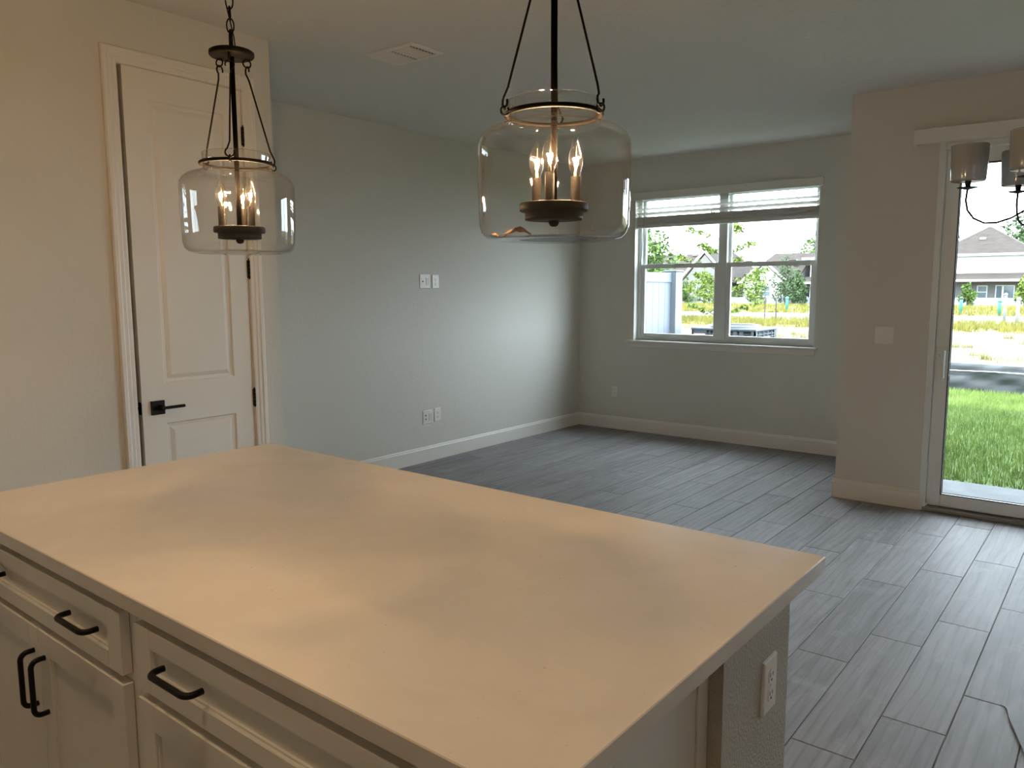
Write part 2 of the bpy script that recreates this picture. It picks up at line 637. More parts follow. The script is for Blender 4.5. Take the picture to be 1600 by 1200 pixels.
# baseboards: a 13 cm board with a stepped, rounded top
BH, BT = 0.132, 0.015
def base_profile():
    return [(0, 0), (BT, 0), (BT, BH - 0.022), (BT * 0.72, BH - 0.016), (BT * 0.62, BH - 0.006), (BT * 0.3, BH), (0, BH)]
def baseboard(name, a0, a1, axis, wall, sign):
    m = MB()
    if axis == 'y':    # runs along y against x = wall
        m.prism([(wall + sign * p, z) for p, z in base_profile()], a0, a1, 'y')
    else:
        m.prism([(wall + sign * p, z) for p, z in base_profile()], a0, a1, 'x')
    return struct(name, M_TRIM, m)
baseboard('baseboard_left', YE, YF, 'y', XL, 1)
baseboard('baseboard_far', XL + BT, XN, 'x', YF, -1)
baseboard('baseboard_patio', XN - BT, -1.028, 'x', YN, -1)
baseboard('baseboard_return', YN + 0.0003, YF - BT, 'y', XN, -1)
baseboard('baseboard_door', YB, 1.630, 'y', XD, 1)
baseboard('baseboard_corner', 2.388, YE + BT, 'y', XD, 1)
baseboard('baseboard_recess', XL + BT, XD, 'x', YE, 1)

# thin flexible sheet on the floor at the right
def floor_sheet():
    left = [(-0.271, 3.104), (-0.258, 3.099), (-0.250, 3.085), (-0.244, 3.060), (-0.238, 3.025), (-0.210, 2.930), (-0.171, 2.803), (-0.10, 2.57), (-0.02, 2.32)]
    rows = []
    for i, (x, y) in enumerate(left):
        u = i / (len(left) - 1)
        lift = 0.006 * math.sin(min(1, u * 1.25) * math.pi * .5) * (1 if i else 0)
        row = []
        for d, f in ((0, 1), (0.03, .62), (0.07, .25), (0.12, .05), (0.40, 0)):
            row.append((x + d, y + (d * .02 if i == 0 else 0), 0.0008 + lift * f))
        rows.append(row)
    n, k = len(rows), 5
    vs = [p for r_ in rows for p in r_]
    vs += [(a, b, c + 0.0012) for a, b, c in vs]
    N = n * k
    fs = []
    for i in range(n - 1):
        for j in range(k - 1):
            a = i * k + j
            fs += [(a, a + 1, a + k + 1, a + k), (N + a, N + a + k, N + a + k + 1, N + a + 1)]
    rim = [i for i in range(k)] + [i * k + k - 1 for i in range(1, n)] + [(n - 1) * k + j for j in range(k - 2, -1, -1)] + [i * k for i in range(n - 2, 0, -1)]
    for a, b in zip(rim, rim[1:] + rim[:1]): fs.append((a, b, N + b, N + a))
    m = MB(); m.add(vs, fs, False)
    return tag(m.build('floor_sheet', plain('thin_grey_sheet', s2l(130, 130, 132), 0.6, 0, .1, var=(12, s2l(120, 120, 123)))), 'thin grey flexible sheet with a curled edge lying on the floor planks, bottom right', 'sheet')
floor_sheet()

# ------------------------------------------------------------------ closet door
DOOR = thing('door_1', (XD, 2.0, 0), 'tall white two-panel closet door with black lever handle', None)
DOOR['kind'] = 'structure'
def casing(m):
    prof = [(0, 0), (0.010, 0), (0.013, 0.006), (0.013, 0.020), (0.017, 0.026), (0.017, 0.040), (0.022, 0.047), (0.022, 0.062), (0.016, 0.068), (0, 0.068)]
    # mitred three-sided frame: profile offset d (depth from wall), s (distance from opening)
    y0, y1, zt = DY0 + 0.004, DY1 - 0.004, DZ - 0.004
    def pt(s, d, k):
        return [(XD + d, y0 - s, 0), (XD + d, y0 - s, zt + s), (XD + d, y1 + s, zt + s), (XD + d, y1 + s, 0)][k]
    n = len(prof)
    vs = []
    for k in range(4):
        vs += [pt(s, d, k) for d, s in prof]
    fs = []
    for k in range(3):
        for i in range(n - 1):
            fs.append((k * n + i, k * n + i + 1, (k + 1) * n + i + 1, (k + 1) * n + i))
    m.add(vs, fs)
part('casing', M_TRIM, DOOR, casing)
def jamb(m):
    y0, y1 = DY0, DY1
    m.box(XD - 0.115, XD, y0 - 0.001, y0 + 0.006, 0, DZ)
    m.box(XD - 0.115, XD, y1 - 0.006, y1 + 0.001, 0, DZ)
    m.box(XD - 0.115, XD, y0, y1, DZ - 0.006, DZ)
    m.box(XD - 0.065, XD - 0.050, y0, y0 + 0.016, 0, DZ)
    m.box(XD - 0.065, XD - 0.050, y1 - 0.016, y1, 0, DZ)
    m.box(XD - 0.065, XD - 0.050, y0, y1, DZ - 0.016, DZ)
part('jamb', M_TRIM, DOOR, jamb)
# leaf, hinged on the right (y high), a touch ajar
HY = DY1 - 0.009
LY0, LY1, LZ0, LZ1, LT = DY0 + 0.0235, HY, 0.012, 2.461, 0.038
MH = Matrix.Translation((XD, HY, 0)) @ Matrix.Rotation(R(1.2), 4, 'Z') @ Matrix.Translation((-XD, -HY, 0))
def rect_loop(y0, y1, z0, z1, x):
    return [(x, y0, z0), (x, y1, z0), (x, y1, z1), (x, y0, z1)]
PANELS = [(1.830, 2.205, 1.032, 2.332), (1.830, 2.205, 0.24, 0.842)]
def leaf(m):
    xf = XD - 0.002
    (py0, py1, uz0, uz1), (_, _, lz0, lz1) = PANELS
    for a in ((LY0, py0, LZ0, LZ1), (py1, LY1, LZ0, LZ1), (py0, py1, LZ0, lz0), (py0, py1, lz1, uz0), (py0, py1, uz1, LZ1)):
        m.box(xf - LT, xf, *a, M=MH)
    m.box(xf - LT, xf - 0.012, py0, py1, lz0, uz1, M=MH)
part('gap_shade_strip', M_GASKET, DOOR, lambda m: m.box(XD - 0.045, XD - 0.002, DY0 + 0.0062, DY0 + 0.0090, 0.005, DZ - 0.008))  # black strip standing in for the unlit gap beside the leaf
LEAF = part('door_leaf', M_DOOR, DOOR, leaf)
for P in PANELS:
    def pan(m):
        xf = XD - 0.002
        lp = [(0.0, 0.0), (0.006, -0.009), (0.020, -0.010), (0.040, -0.002), (0.044, -0.002)]
        vs = []
        for ins, d in lp:
            vs += rect_loop(P[0] + ins, P[1] - ins, P[2] + ins, P[3] - ins, xf + d)
        fs = []
        for k in range(len(lp) - 1):
            for i in range(4):
                j = (i + 1) % 4
                fs.append((4 * k + i, 4 * k + j, 4 * k + 4 + j, 4 * k + 4 + i))
        fs.append(tuple(range(4 * (len(lp) - 1), 4 * len(lp))))
        m.add([tuple(MH @ Vector(p)) for p in vs], fs)
    part('door_panel', M_DOOR, DOOR, pan)
for hz in (2.24, 1.577, 0.912, 0.25):
    def hinge(m):
        for a in range(5):
            z0 = hz - 0.046 + a * 0.0186
            m.lathe([(0, 0), (0.0062, 0), (0.0062, 0.0176), (0, 0.0176)], 10, XD + 0.006, HY + 0.004, z0)
        m.lathe([(0, 0), (0.0045, 0), (0.004, 0.006), (0, 0.008)], 10, XD + 0.006, HY + 0.004, hz + 0.047)
        m.lathe([(0, -0.006), (0.004, -0.005), (0.0045, 0), (0, 0)], 10, XD + 0.006, HY + 0.004, hz - 0.046)
        m.box(XD - 0.003, XD + 0.0012, HY - 0.003, HY + 0.012, hz - 0.045, hz + 0.045)
    part('hinge', M_BLACK, DOOR, hinge)
def lever(m):
    m.box(XD - 0.002, XD + 0.010, 1.755, 1.821, 0.889, 0.955, 0.002, MH)
LEV = part('handle_rose', M_BLACK, DOOR, lever)
def lever2(m):
    m.lathe([(0.012, 0), (0.012, 0.030), (0.0, 0.030)], 14, M=MH @ Matrix.Translation((XD + 0.010, 1.797, 0.922)) @ Matrix.Rotation(R(90), 4, 'Y'))
    m.box(XD + 0.034, XD + 0.046, 1.786, 1.905, 0.915, 0.929, 0.003, MH)
part('handle_lever', M_BLACK, LEV, lever2)
def latch(m):
    m.box(XD - 0.034, XD - 0.008, LY0 - 0.0015, LY0 + 0.001, 0.895, 0.953, 0, MH)
    m.box(XD - 0.028, XD - 0.014, LY0 - 0.009, LY0, 0.915, 0.932, 0.002, MH)
part('latch_plate', M_BLACK, DOOR, latch)

# ------------------------------------------------------------------ far window
WIN = thing('window_1', ((WX0 + WX1) / 2, YF, WZ0), 'double white vinyl window with two single-hung sashes and a sill', None)
WIN['kind'] = 'structure'
FY0, FY1 = YF + 0.075, YF + 0.155     # depth of the vinyl frame
def wframe(m):
    f = 0.040
    m.box(WX0, WX0 + f, FY0, FY1, WZ0, WZ1, 0.003)
    m.box(WX1 - f, WX1, FY0, FY1, WZ0, WZ1, 0.003)
    m.box(WX0 + f, WX1 - f, FY0, FY1, WZ1 - f, WZ1, 0.003)
    m.box(WX0 + f, WX1 - f, FY0, FY1, WZ0, WZ0 + 0.030, 0.003)
    m.box(WXM - 0.042, WXM + 0.042, FY0 - 0.004, FY1, WZ0 + 0.030, WZ1 - f, 0.003)
WXM = -3.092
part('window_frame', M_VINYL, WIN, wframe)
WZM = 1.690
for (a0, a1) in ((WX0 + 0.040, WXM - 0.042), (WXM + 0.042, WX1 - 0.040)):
    def lower(m):
        s = 0.040
        y0, y1 = FY0 + 0.004, FY0 + 0.036
        m.box(a0, a0 + s, y0, y1, WZ0 + 0.030, WZM + 0.022, 0.003)
        m.box(a1 - s, a1, y0, y1, WZ0 + 0.030, WZM + 0.022, 0.003)
        m.box(a0 + s, a1 - s, y0, y1, WZ0 + 0.030, WZ0 + 0.070, 0.003)
        m.box(a0 + s, a1 - s, y0, y1, WZM - 0.022, WZM + 0.022, 0.003)
        for q_ in (.25, .75):
            xq = a0 + (a1 - a0) * q_
            m.box(xq - 0.035, xq + 0.035, y0 + 0.004, y1 - 0.004, WZM + 0.022, WZM + 0.030, 0.002)
    S1 = part('lower_sash', M_VINYL, WIN, lower)
    part('pane', M_PANE, S1, lambda m: m.box(a0 + 0.036, a1 - 0.036, FY0 + 0.018, FY0 + 0.022, WZ0 + 0.066, WZM - 0.018))
    def upper(m):
        s = 0.026
        y0, y1 = FY0 + 0.042, FY0 + 0.072
        m.box(a0, a0 + s, y0, y1, WZM - 0.02, WZ1 - 0.040, 0.003)
        m.box(a1 - s, a1, y0, y1, WZM - 0.02, WZ1 - 0.040, 0.003)
        m.box(a0 + s, a1 - s, y0, y1, WZ1 - 0.070, WZ1 - 0.040, 0.003)
        m.box(a0 + s, a1 - s, y0, y1, WZM - 0.02, WZM + 0.012, 0.003)
    S2 = part('upper_sash', M_VINYL, WIN, upper)
    part('pane', M_PANE, S2, lambda m: m.box(a0 + 0.022, a1 - 0.022, FY0 + 0.055, FY0 + 0.059, WZM + 0.008, WZ1 - 0.066))
def sill(m):
    m.box(WX0 - 0.070, WX1 + 0.030, YF - 0.035, YF, WZ0 - 0.022, WZ0, 0.005)
    m.box(WX0, WX1, YF - 0.001, FY0, WZ0 - 0.022, WZ0)
part('sill', M_TRIM, WIN, sill)
def apron(m):
    pr = [(0, 0), (0.010, 0.004), (0.012, 0.020), (0.018, 0.045), (0.018, 0.052), (0, 0.052)]
    m.prism([(YF - d, WZ0 - 0.074 + z) for d, z in pr], WX0 - 0.045, WX1 + 0.008, 'x')
part('apron', M_TRIM, WIN, apron)
def jambs(m):
    m.box(WX0 - 0.001, WX0 + 0.004, YF, FY0, WZ0, WZ1)
    m.box(WX1 - 0.004, WX1 + 0.001, YF, FY0, WZ0, WZ1)
    m.box(WX0, WX1, YF, FY0, WZ1 - 0.004, WZ1 + 0.001)
part('jamb', M_TRIM, WIN, jambs)

BL = thing('window_blind', ((WX0 + WX1) / 2, YF + 0.03, 2.06), 'white slatted blind drawn up to the top of the far window', 'blind')
part('valance', M_SLAT, BL, lambda m: m.box(WX0 - 0.066, WX1 + 0.025, YF - 0.022, YF - 0.004, 2.341, 2.418, 0.003))
BY = YF + 0.036
SLX0, SLX1 = WX0 + 0.012, WX1 - 0.012
part('head_rail', M_SLAT, BL, lambda m: m.box(SLX0, SLX1, BY - 0.028, BY + 0.028, 2.356, 2.400, 0.003))
def slat(z, tilt, dx=0.0):
    M_ = Matrix.Translation((0, BY, z)) @ Matrix.Rotation(tilt, 4, 'X')
    part('slat', M_SLAT, BL, lambda m: m.box(SLX0 + dx, SLX1 - dx, -0.025, 0.025, -0.0014, 0.0014, 0, M_))
for z, t in ((2.330, 4), (2.293, 5), (2.254, -20), (2.208, -28)):
    slat(z, R(t))
for k in range(18):
    slat(2.176 - k * 0.0046, R(random.uniform(-2, 2)), random.uniform(0, 0.004))
part('bottom_rail', M_SLAT, BL, lambda m: m.box(SLX0, SLX1, BY - 0.026, BY + 0.026, 2.070, 2.093, 0.004))
def wand(m):
    m.tube([(WX0 + 0.105, YF - 0.002, 2.33), (WX0 + 0.100, YF + 0.0, 2.1), (WX0 + 0.080, YF + 0.0, 1.78)], 0.0032, 6)
    m.tube([(WX0 + 0.105, YF - 0.002, 2.33), (WX0 + 0.105, YF + 0.03, 2.338)], 0.002, 6)
part('tilt_wand', plain('clear_grey_wand', s2l(150, 152, 150), 0.3), BL, wand)
def cords(m):
    for q_ in (0.10, 0.36, 0.64, 0.90):
        x = SLX0 + (SLX1 - SLX0) * q_
        for dy in (-0.027, 0.027):
            m.tube([(x, BY + dy, 2.30), (x, BY + dy, 2.08)], 0.0010, 5)
        m.lathe([(0, 0), (0.006, 0), (0.006, 0.004), (0, 0.005)], 8, x, BY, 2.066)
part('ladder_cords', M_SLAT, BL, cords)['kind'] = 'stuff'

# ------------------------------------------------------------------ sliding patio door
SL = thing('door_2', (0, YN, 0), 'white sliding glass patio door with a clear view of the lawn', None)
SL['kind'] = 'structure'
def sframe(m):
    m.box(SX0 - 0.022, SX0 + 0.016, YN - 0.004, YN + T, 0.0, SZ1 + 0.02, 0.003)
    m.box(SX1 - 0.016, SX1 + 0.022, YN - 0.004, YN + T, 0.0, SZ1 + 0.02, 0.003)
    m.box(SX0 + 0.016, SX1 - 0.016, YN + 0.004, YN + T, 2.325, SZ1 + 0.02, 0.003)
part('door_frame', M_VINYL, SL, sframe)
part('track', M_ALU, SL, lambda m: (m.box(SX0, SX1, YN - 0.006, YN + T, 0.0, 0.028, 0.003), m.box(SX0 + .02, SX1 - .02, YN + 0.050, YN + 0.056, 0.028, 0.036), m.box(SX0 + .02, SX1 - .02, YN + 0.110, YN + 0.116, 0.028, 0.036)))
SLP = []
for (a0, a1, y0, y1) in ((SX0 + 0.017, 0.03, YN + 0.030, YN + 0.072), (-0.055, SX1 - 0.017, YN + 0.090, YN + 0.132)):
    def leafp(m):
        s = 0.082
        m.box(a0, a0 + s, y0, y1, 0.036, 2.322, 0.004)
        m.box(a1 - s, a1, y0, y1, 0.036, 2.322, 0.004)
        m.box(a0 + s, a1 - s, y0, y1, 0.036, 0.118, 0.004)
        m.box(a0 + s, a1 - s, y0, y1, 2.232, 2.322, 0.004)
    P_ = part('sliding_panel', M_VINYL, SL, leafp)
    SLP.append(P_)
    ym = (y0 + y1) / 2
    part('pane', M_PANE, P_, lambda m: m.box(a0 + 0.080, a1 - 0.080, ym - 0.003, ym + 0.003, 0.115, 2.235))
    def gask(m):
        for yy in (y0 - 0.0006, y1 - 0.0024):
            m.box(a0 + 0.0795, a0 + 0.0865, yy, yy + 0.003, 0.116, 2.234)
            m.box(a1 - 0.0865, a1 - 0.0795, yy, yy + 0.003, 0.116, 2.234)
            m.box(a0 + 0.0795, a1 - 0.0795, yy, yy + 0.003, 0.1155, 0.1225)
            m.box(a0 + 0.0795, a1 - 0.0795, yy, yy + 0.003, 2.228, 2.2345)
    part('gasket', M_GASKET, P_, gask)
def spull(m):
    y = YN + 0.030
    x0, x1, z0, z1 = -0.984, -0.926, 0.862, 1.088
    m.box(x0, x1, y - 0.007, y + 0.001, z0, z1, 0.003)
    m.box(x1 - 0.018, x1 - 0.006, y - 0.036, y - 0.006, z0 + 0.022, z1 - 0.022, 0.004)
    m.box(x0 + 0.008, x1 - 0.018, y - 0.018, y - 0.006, z0 + 0.012, z0 + 0.10, 0.004)
    m.lathe([(0, 0), (0.005, 0), (0.004, 0.003), (0, 0.003)], 8, M=Matrix.Translation((x0 + 0.02, y - 0.007, z1 - 0.05)) @ Matrix.Rotation(R(90), 4, 'X'))
part('pull_handle', M_VINYL, SL, spull)
for z in (1.035, 0.925):
    part('screw', M_HOLE, SL, lambda m: m.lathe([(0, 0), (0.004, 0), (0.004, 0.0015), (0, 0.0015)], 8, M=Matrix.Translation((-0.965, YN + 0.0232, z)) @ Matrix.Rotation(R(90), 4, 'X')))
VB = thing('vertical_blind_rail', (0, YN, 2.375), 'long white valance rail mounted above the sliding patio door', 'blind rail')
part('valance', M_SLAT, VB, lambda m: (m.box(-1.170, 1.14, YN - 0.085, YN - 0.073, 2.362, 2.452, 0.003), m.box(-1.170, -1.158, YN - 0.073, YN - 0.001, 2.362, 2.452, 0.003), m.box(1.128, 1.14, YN - 0.073, YN - 0.001, 2.362, 2.452, 0.003)))
part('track_rail', M_SLAT, VB, lambda m: m.box(-1.150, 1.12, YN - 0.062, YN - 0.001, 2.395, 2.435, 0.003))

# ------------------------------------------------------------------ island
CT_Z, CT_T = 0.914, 0.033
CX0, CX1, CY0, CY1 = -2.445, -0.468, 0.629, 1.635
m = MB(); m.box(CX0, CX1, CY0, CY1, CT_Z - CT_T, CT_Z, 0.0018)
tag(m.build('countertop', M_QUARTZ), 'large pale quartz worktop covering the kitchen island', 'countertop')
m = MB(); m.box(-2.43, -0.522, 1.2502, 1.588, 0.0, CT_Z - CT_T - 0.0004)
struct('wall_island', plain('textured_drywall_end', s2l(180, 173, 160), 0.8, bump=(130, 0.9)), m, 'textured half wall at the back of the island')
FYF, FYB = 0.634, 0.655        # fronts: face and back, and the plane of the face frame
def shaker(m, x0, x1, z0, z1, st=0.054):
    """a five-piece front: four rails proud of a recessed panel with a thin bead"""
    m.box(x0, x0 + st, FYF, FYB, z0, z1, 0.0015)
    m.box(x1 - st, x1, FYF, FYB, z0, z1, 0.0015)
    m.box(x0 + st, x1 - st, FYF, FYB, z0, z0 + st * (.7 if z1 - z0 < .2 else 1), 0.0015)
    m.box(x0 + st, x1 - st, FYF, FYB, z1 - st * (.7 if z1 - z0 < .2 else 1), z1, 0.0015)
    m.box(x0 + st, x1 - st, FYF + 0.011, FYB - 0.001, z0 + st * .6, z1 - st * .6)
    b = 0.004
    s2 = st * (.7 if z1 - z0 < .2 else 1)
    m.box(x0 + st - .0005, x1 - st + .0005, FYF + 0.006, FYF + 0.012, z0 + s2 - .0005, z0 + s2 + b)
    m.box(x0 + st - .0005, x1 - st + .0005, FYF + 0.006, FYF + 0.012, z1 - s2 - b, z1 - s2 + .0005)
    m.box(x0 + st - .0005, x0 + st + b, FYF + 0.006, FYF + 0.012, z0 + s2 + b, z1 - s2 - b)
    m.box(x1 - st - b, x1 - st + .0005, FYF + 0.006, FYF + 0.012, z0 + s2 + b, z1 - s2 - b)
def pull(parent, cx_, cz_, vert=False, L=0.128):
    pts = []
    h, d, rr = L / 2, 0.030, 0.016
    for s_, e_ in ((-1, 0), (1, 1)):
        q_ = [(s_ * h, 0.0)] + [(s_ * (h - rr + rr * math.cos(a)), d - rr + rr * math.sin(a)) for a in np.linspace(0, math.pi / 2, 6)]
        pts += q_ if s_ < 0 else q_[::-1]
    P3 = [((cx_, FYF - dd, cz_ + t) if vert else (cx_ + t, FYF - dd, cz_)) for t, dd in pts]
    P3 = [(p[0], p[1] + (0.011 if False else 0.0), p[2]) for p in P3]
    m = MB()
    m.tube(P3, 0.0060, 8, smooth=True)
    return m.build('handle', M_BLACK, parent)
def cabinet(name, x0, x1, label):
    t = thing(name, ((x0 + x1) / 2, 0.95, 0), label, 'cabinet', 'white base cabinets of the island')
    def carc(m):
        y0, y1 = FYB + 0.019, 1.2495
        top = CT_Z - CT_T
        m.box(x0, x0 + .018, y0, y1, 0.10, top)
        m.box(x1 - .018, x1, y0, y1, 0.10, top)
        m.box(x0 + .018, x1 - .018, y0, y1, 0.10, 0.118)
        m.box(x0 + .018, x1 - .018, y1 - .012, y1, 0.118, top)
        m.box(x0 + .018, x1 - .018, y0, y0 + .1, top - .018, top)
        m.box(x0, x1, 0.72, 0.735, 0, 0.10)
        m.box(x0, x0 + .018, 0.735, y1, 0, 0.10)
        m.box(x1 - .018, x1, 0.735, y1, 0, 0.10)
    part('carcass', M_CAB, t, carc)
    def frame(m):
        y0, y1 = FYB + 0.0008, FYB + 0.0188
        top = CT_Z - CT_T
        m.box(x0 + .0006, x0 + .04, y0, y1, 0.10, top)
        m.box(x1 - .04, x1 - .0006, y0, y1, 0.10, top)
        m.box(x0 + .04, x1 - .04, y0, y1, 0.10, 0.14)
        m.box(x0 + .04, x1 - .04, y0, y1, 0.705, 0.750)
        m.box(x0 + .04, x1 - .04, y0, y1, top - .035, top)
        xm = (x0 + x1) / 2
        m.box(xm - .02, xm + .02, y0, y1, 0.14, 0.705)
    part('face_frame', M_CAB, t, frame)
    r_ = 0.030
    d = part('drawer', M_CAB, t, lambda m: (shaker(m, x0 + r_, x1 - r_, 0.737, 0.863), m.box(x0 + .05, x1 - .05, FYB, 1.1, 0.752, 0.84)))
    for c_ in (x0 + r_ + 0.170, x1 - r_ - 0.158):
        h_ = pull(d, c_, 0.807)
    xm = (x0 + x1) / 2
    for (a, b, hx) in ((x0 + r_, xm - 0.0016, xm - 0.030), (xm + 0.0016, x1 - r_, xm + 0.030)):
        dr = part('door', M_CAB, t, lambda m: shaker(m, a, b, 0.118, 0.719))
        pull(dr, hx, 0.596, True)
    return t
cabinet('base_cabinet', -2.312, -1.4365, 'white base cabinet at the left of the island front, two doors below a wide drawer')
cabinet('base_cabinet', -1.4355, -0.560, 'white base cabinet at the right of the island front, next to the open floor')
m = MB()
m.box(-2.43, -2.313, 0.66, 1.249, 0, CT_Z - CT_T)
struct('trim_1', M_CAB, m, 'white filler panel at the left end of the island')
def endpanel(m):
    m.box(-0.5595, -0.553, 0.66, 1.249, 0.0, CT_Z - CT_T)
    m.box(-0.553, -0.549, 1.208, 1.249, 0.0, CT_Z - CT_T, .001)
    m.box(-0.553, -0.549, 0.66, 0.70, 0.0, CT_Z - CT_T, .001)
m = MB(); endpanel(m)
struct('trim_2', M_CAB, m, 'white end panel of the island cabinets')

# ------------------------------------------------------------------ wall plates
def frame_mat(pos, normal):
    """local x = right on the wall, y = out of the wall, z = up (right as seen by someone facing the wall)"""
    n = Vector(normal).normalized()
    r_ = Vector((0, 0, 1)).cross(n)
    return Matrix(((r_.x, n.x, 0, pos[0]), (r_.y, n.y, 0, pos[1]), (r_.z, n.z, 1, pos[2]), (0, 0, 0, 1)))
def plate_mesh(m, w_, h_, Mt):
    lp = [(0, 0.0005), (0.001, 0.004), (0.004, 0.0062)]
    vs = []
    for ins, d in lp:
        a, b = w_ / 2 - ins, h_ / 2 - ins
        vs += [(-a, d, -b), (a, d, -b), (a, d, b), (-a, d, b)]
    fs = []
    for k in range(2):
        for i in range(4):
            j = (i + 1) % 4
            fs.append((4 * k + i, 4 * k + j, 4 * k + 4 + j, 4 * k + 4 + i))
    fs += [(8, 9, 10, 11), (3, 2, 1, 0)]
    m.add([tuple(Mt @ Vector(p)) for p in vs], fs)
def outlet(pos, normal, label, group=None, w_=0.071, h_=0.115):
    Mt = frame_mat(pos, normal)
    t = thing('wall_outlet', pos, label, 'outlet', group)
    part('cover_plate', M_PLATE, t, lambda m: plate_mesh(m, w_, h_, Mt))
    for s_ in (1, -1):
        def rec(m):
            pts = []
            for k in range(20):
                a = 2 * math.pi * k / 20
                x = max(-0.0135, min(0.0135, 0.0175 * math.cos(a)))
                pts.append((x, 0.0175 * math.sin(a) * 0.86))
            vs = [(x, 0.006, z + s_ * 0.0195) for x, z in pts] + [(x, 0.0078, z + s_ * 0.0195) for x, z in pts]
            fs = [tuple(range(20, 40))] + [(i, (i + 1) % 20, 20 + (i + 1) % 20, 20 + i) for i in range(20)]
            m.add([tuple(Mt @ Vector(p)) for p in vs], fs)
        rc = part('receptacle', M_PLATE, t, rec)
        def slots(m):
            z = s_ * 0.0195
            m.box(-0.0080, -0.0058, 0.0074, 0.0082, z - 0.001, z + 0.0075, 0, Mt)
            m.box(0.0058, 0.0080, 0.0074, 0.0082, z - 0.001, z + 0.0065, 0, Mt)
            m.lathe([(0, 0), (0.0027, 0), (0.0027, 0.0008), (0, 0.0008)], 8, M=Mt @ Matrix.Translation((0, 0.0082, z - 0.008)) @ Matrix.Rotation(R(90), 4, 'X'))
        part('slots', M_HOLE, rc, slots)
    part('screw', M_PLATE, t, lambda m: m.lathe([(0, 0), (0.003, 0), (0.002, 0.0015), (0, 0.0018)], 8, M=Mt @ Matrix.Translation((0, 0.0062, 0)) @ Matrix.Rotation(R(-90), 4, 'X')))
    return t
def media_plate(pos, normal, label, holes):
    Mt = frame_mat(pos, normal)
    t = thing('media_plate', pos, label, 'wall plate')
    part('cover_plate', M_PLATE, t, lambda m: plate_mesh(m, 0.118, 0.118, Mt))
    def ins(m):
        m.box(0.010, 0.042, 0.006, 0.0075, -0.034, 0.034, 0.0006, Mt)
        m.box(-0.042, -0.010, 0.006, 0.0075, -0.034, 0.034, 0.0006, Mt)
    i_ = part('insert', M_PLATE, t, ins)
    for x, z in holes:
        part('jack', M_HOLE, i_, lambda m: m.lathe([(0, 0), (0.0065, 0), (0.0065, 0.0012), (0, 0.0012)], 10, M=Mt @ Matrix.Translation((x, 0.0074, z)) @ Matrix.Rotation(R(-90), 4, 'X')))
    for x in (0.014, 0.036):
        part('slot', M_HOLE, i_, lambda m: m.box(x, x + 0.002, 0.0074, 0.0083, -0.030, 0.030, 0, Mt))
    return t
NX = (1, 0, 0)
media_plate((XL, 4.672, 1.535), NX, 'square white media plate high on the left wall, one dark jack', [(-0.026, 0.0)])
outlet((XL, 4.800, 1.533), NX, 'small white outlet high on the left wall beside the square media plate', w_=0.082)
media_plate((XL, 4.680, 0.384), NX, 'square white media plate low on the left wall, two dark jacks', [(-0.026, 0.016), (-0.026, -0.016)])
outlet((XL, 4.800, 0.390), NX, 'small white outlet low on the left wall beside the square media plate', w_=0.078)
outlet((-4.213, YF, 0.396), (0, -1, 0), 'single white outlet low on the far wall left of the window')
outlet((-0.522, 1.472, 0.683), NX, 'white outlet on the textured end wall under the island worktop')
def switches():
    pos = (-1.300, YN, 1.150)
    Mt = frame_mat(pos, (0, -1, 0))
    t = thing('light_switch', pos, 'double white rocker switch plate on the wall left of the patio door', 'light switch')
    part('cover_plate', M_PLATE, t, lambda m: plate_mesh(m, 0.118, 0.116, Mt))
    for x in (-0.023, 0.023):
        fr = part('rocker', M_PLATE, t, lambda m: (m.box(x - 0.0165, x + 0.0165, 0.006, 0.0070, -0.0335, 0.0335, 0, Mt),
            m.box(x - 0.015, x + 0.015, 0.003, 0.0095, -0.031, 0.031, 0.001, Mt @ Matrix.Translation((0, 0, 0)) @ Matrix.Rotation(R(-4 if x < 0 else 4), 4, 'X'))))
    pass
    for x in (-.023, .023):
        for z in (-.047, .047):
            part('screw', M_PLATE, t, lambda m: m.lathe([(0, 0), (0.003, 0), (0.002, 0.0012), (0, 0.0014)], 8, M=Mt @ Matrix.Translation((x, 0.0062, z)) @ Matrix.Rotation(R(-90), 4, 'X')))
switches()

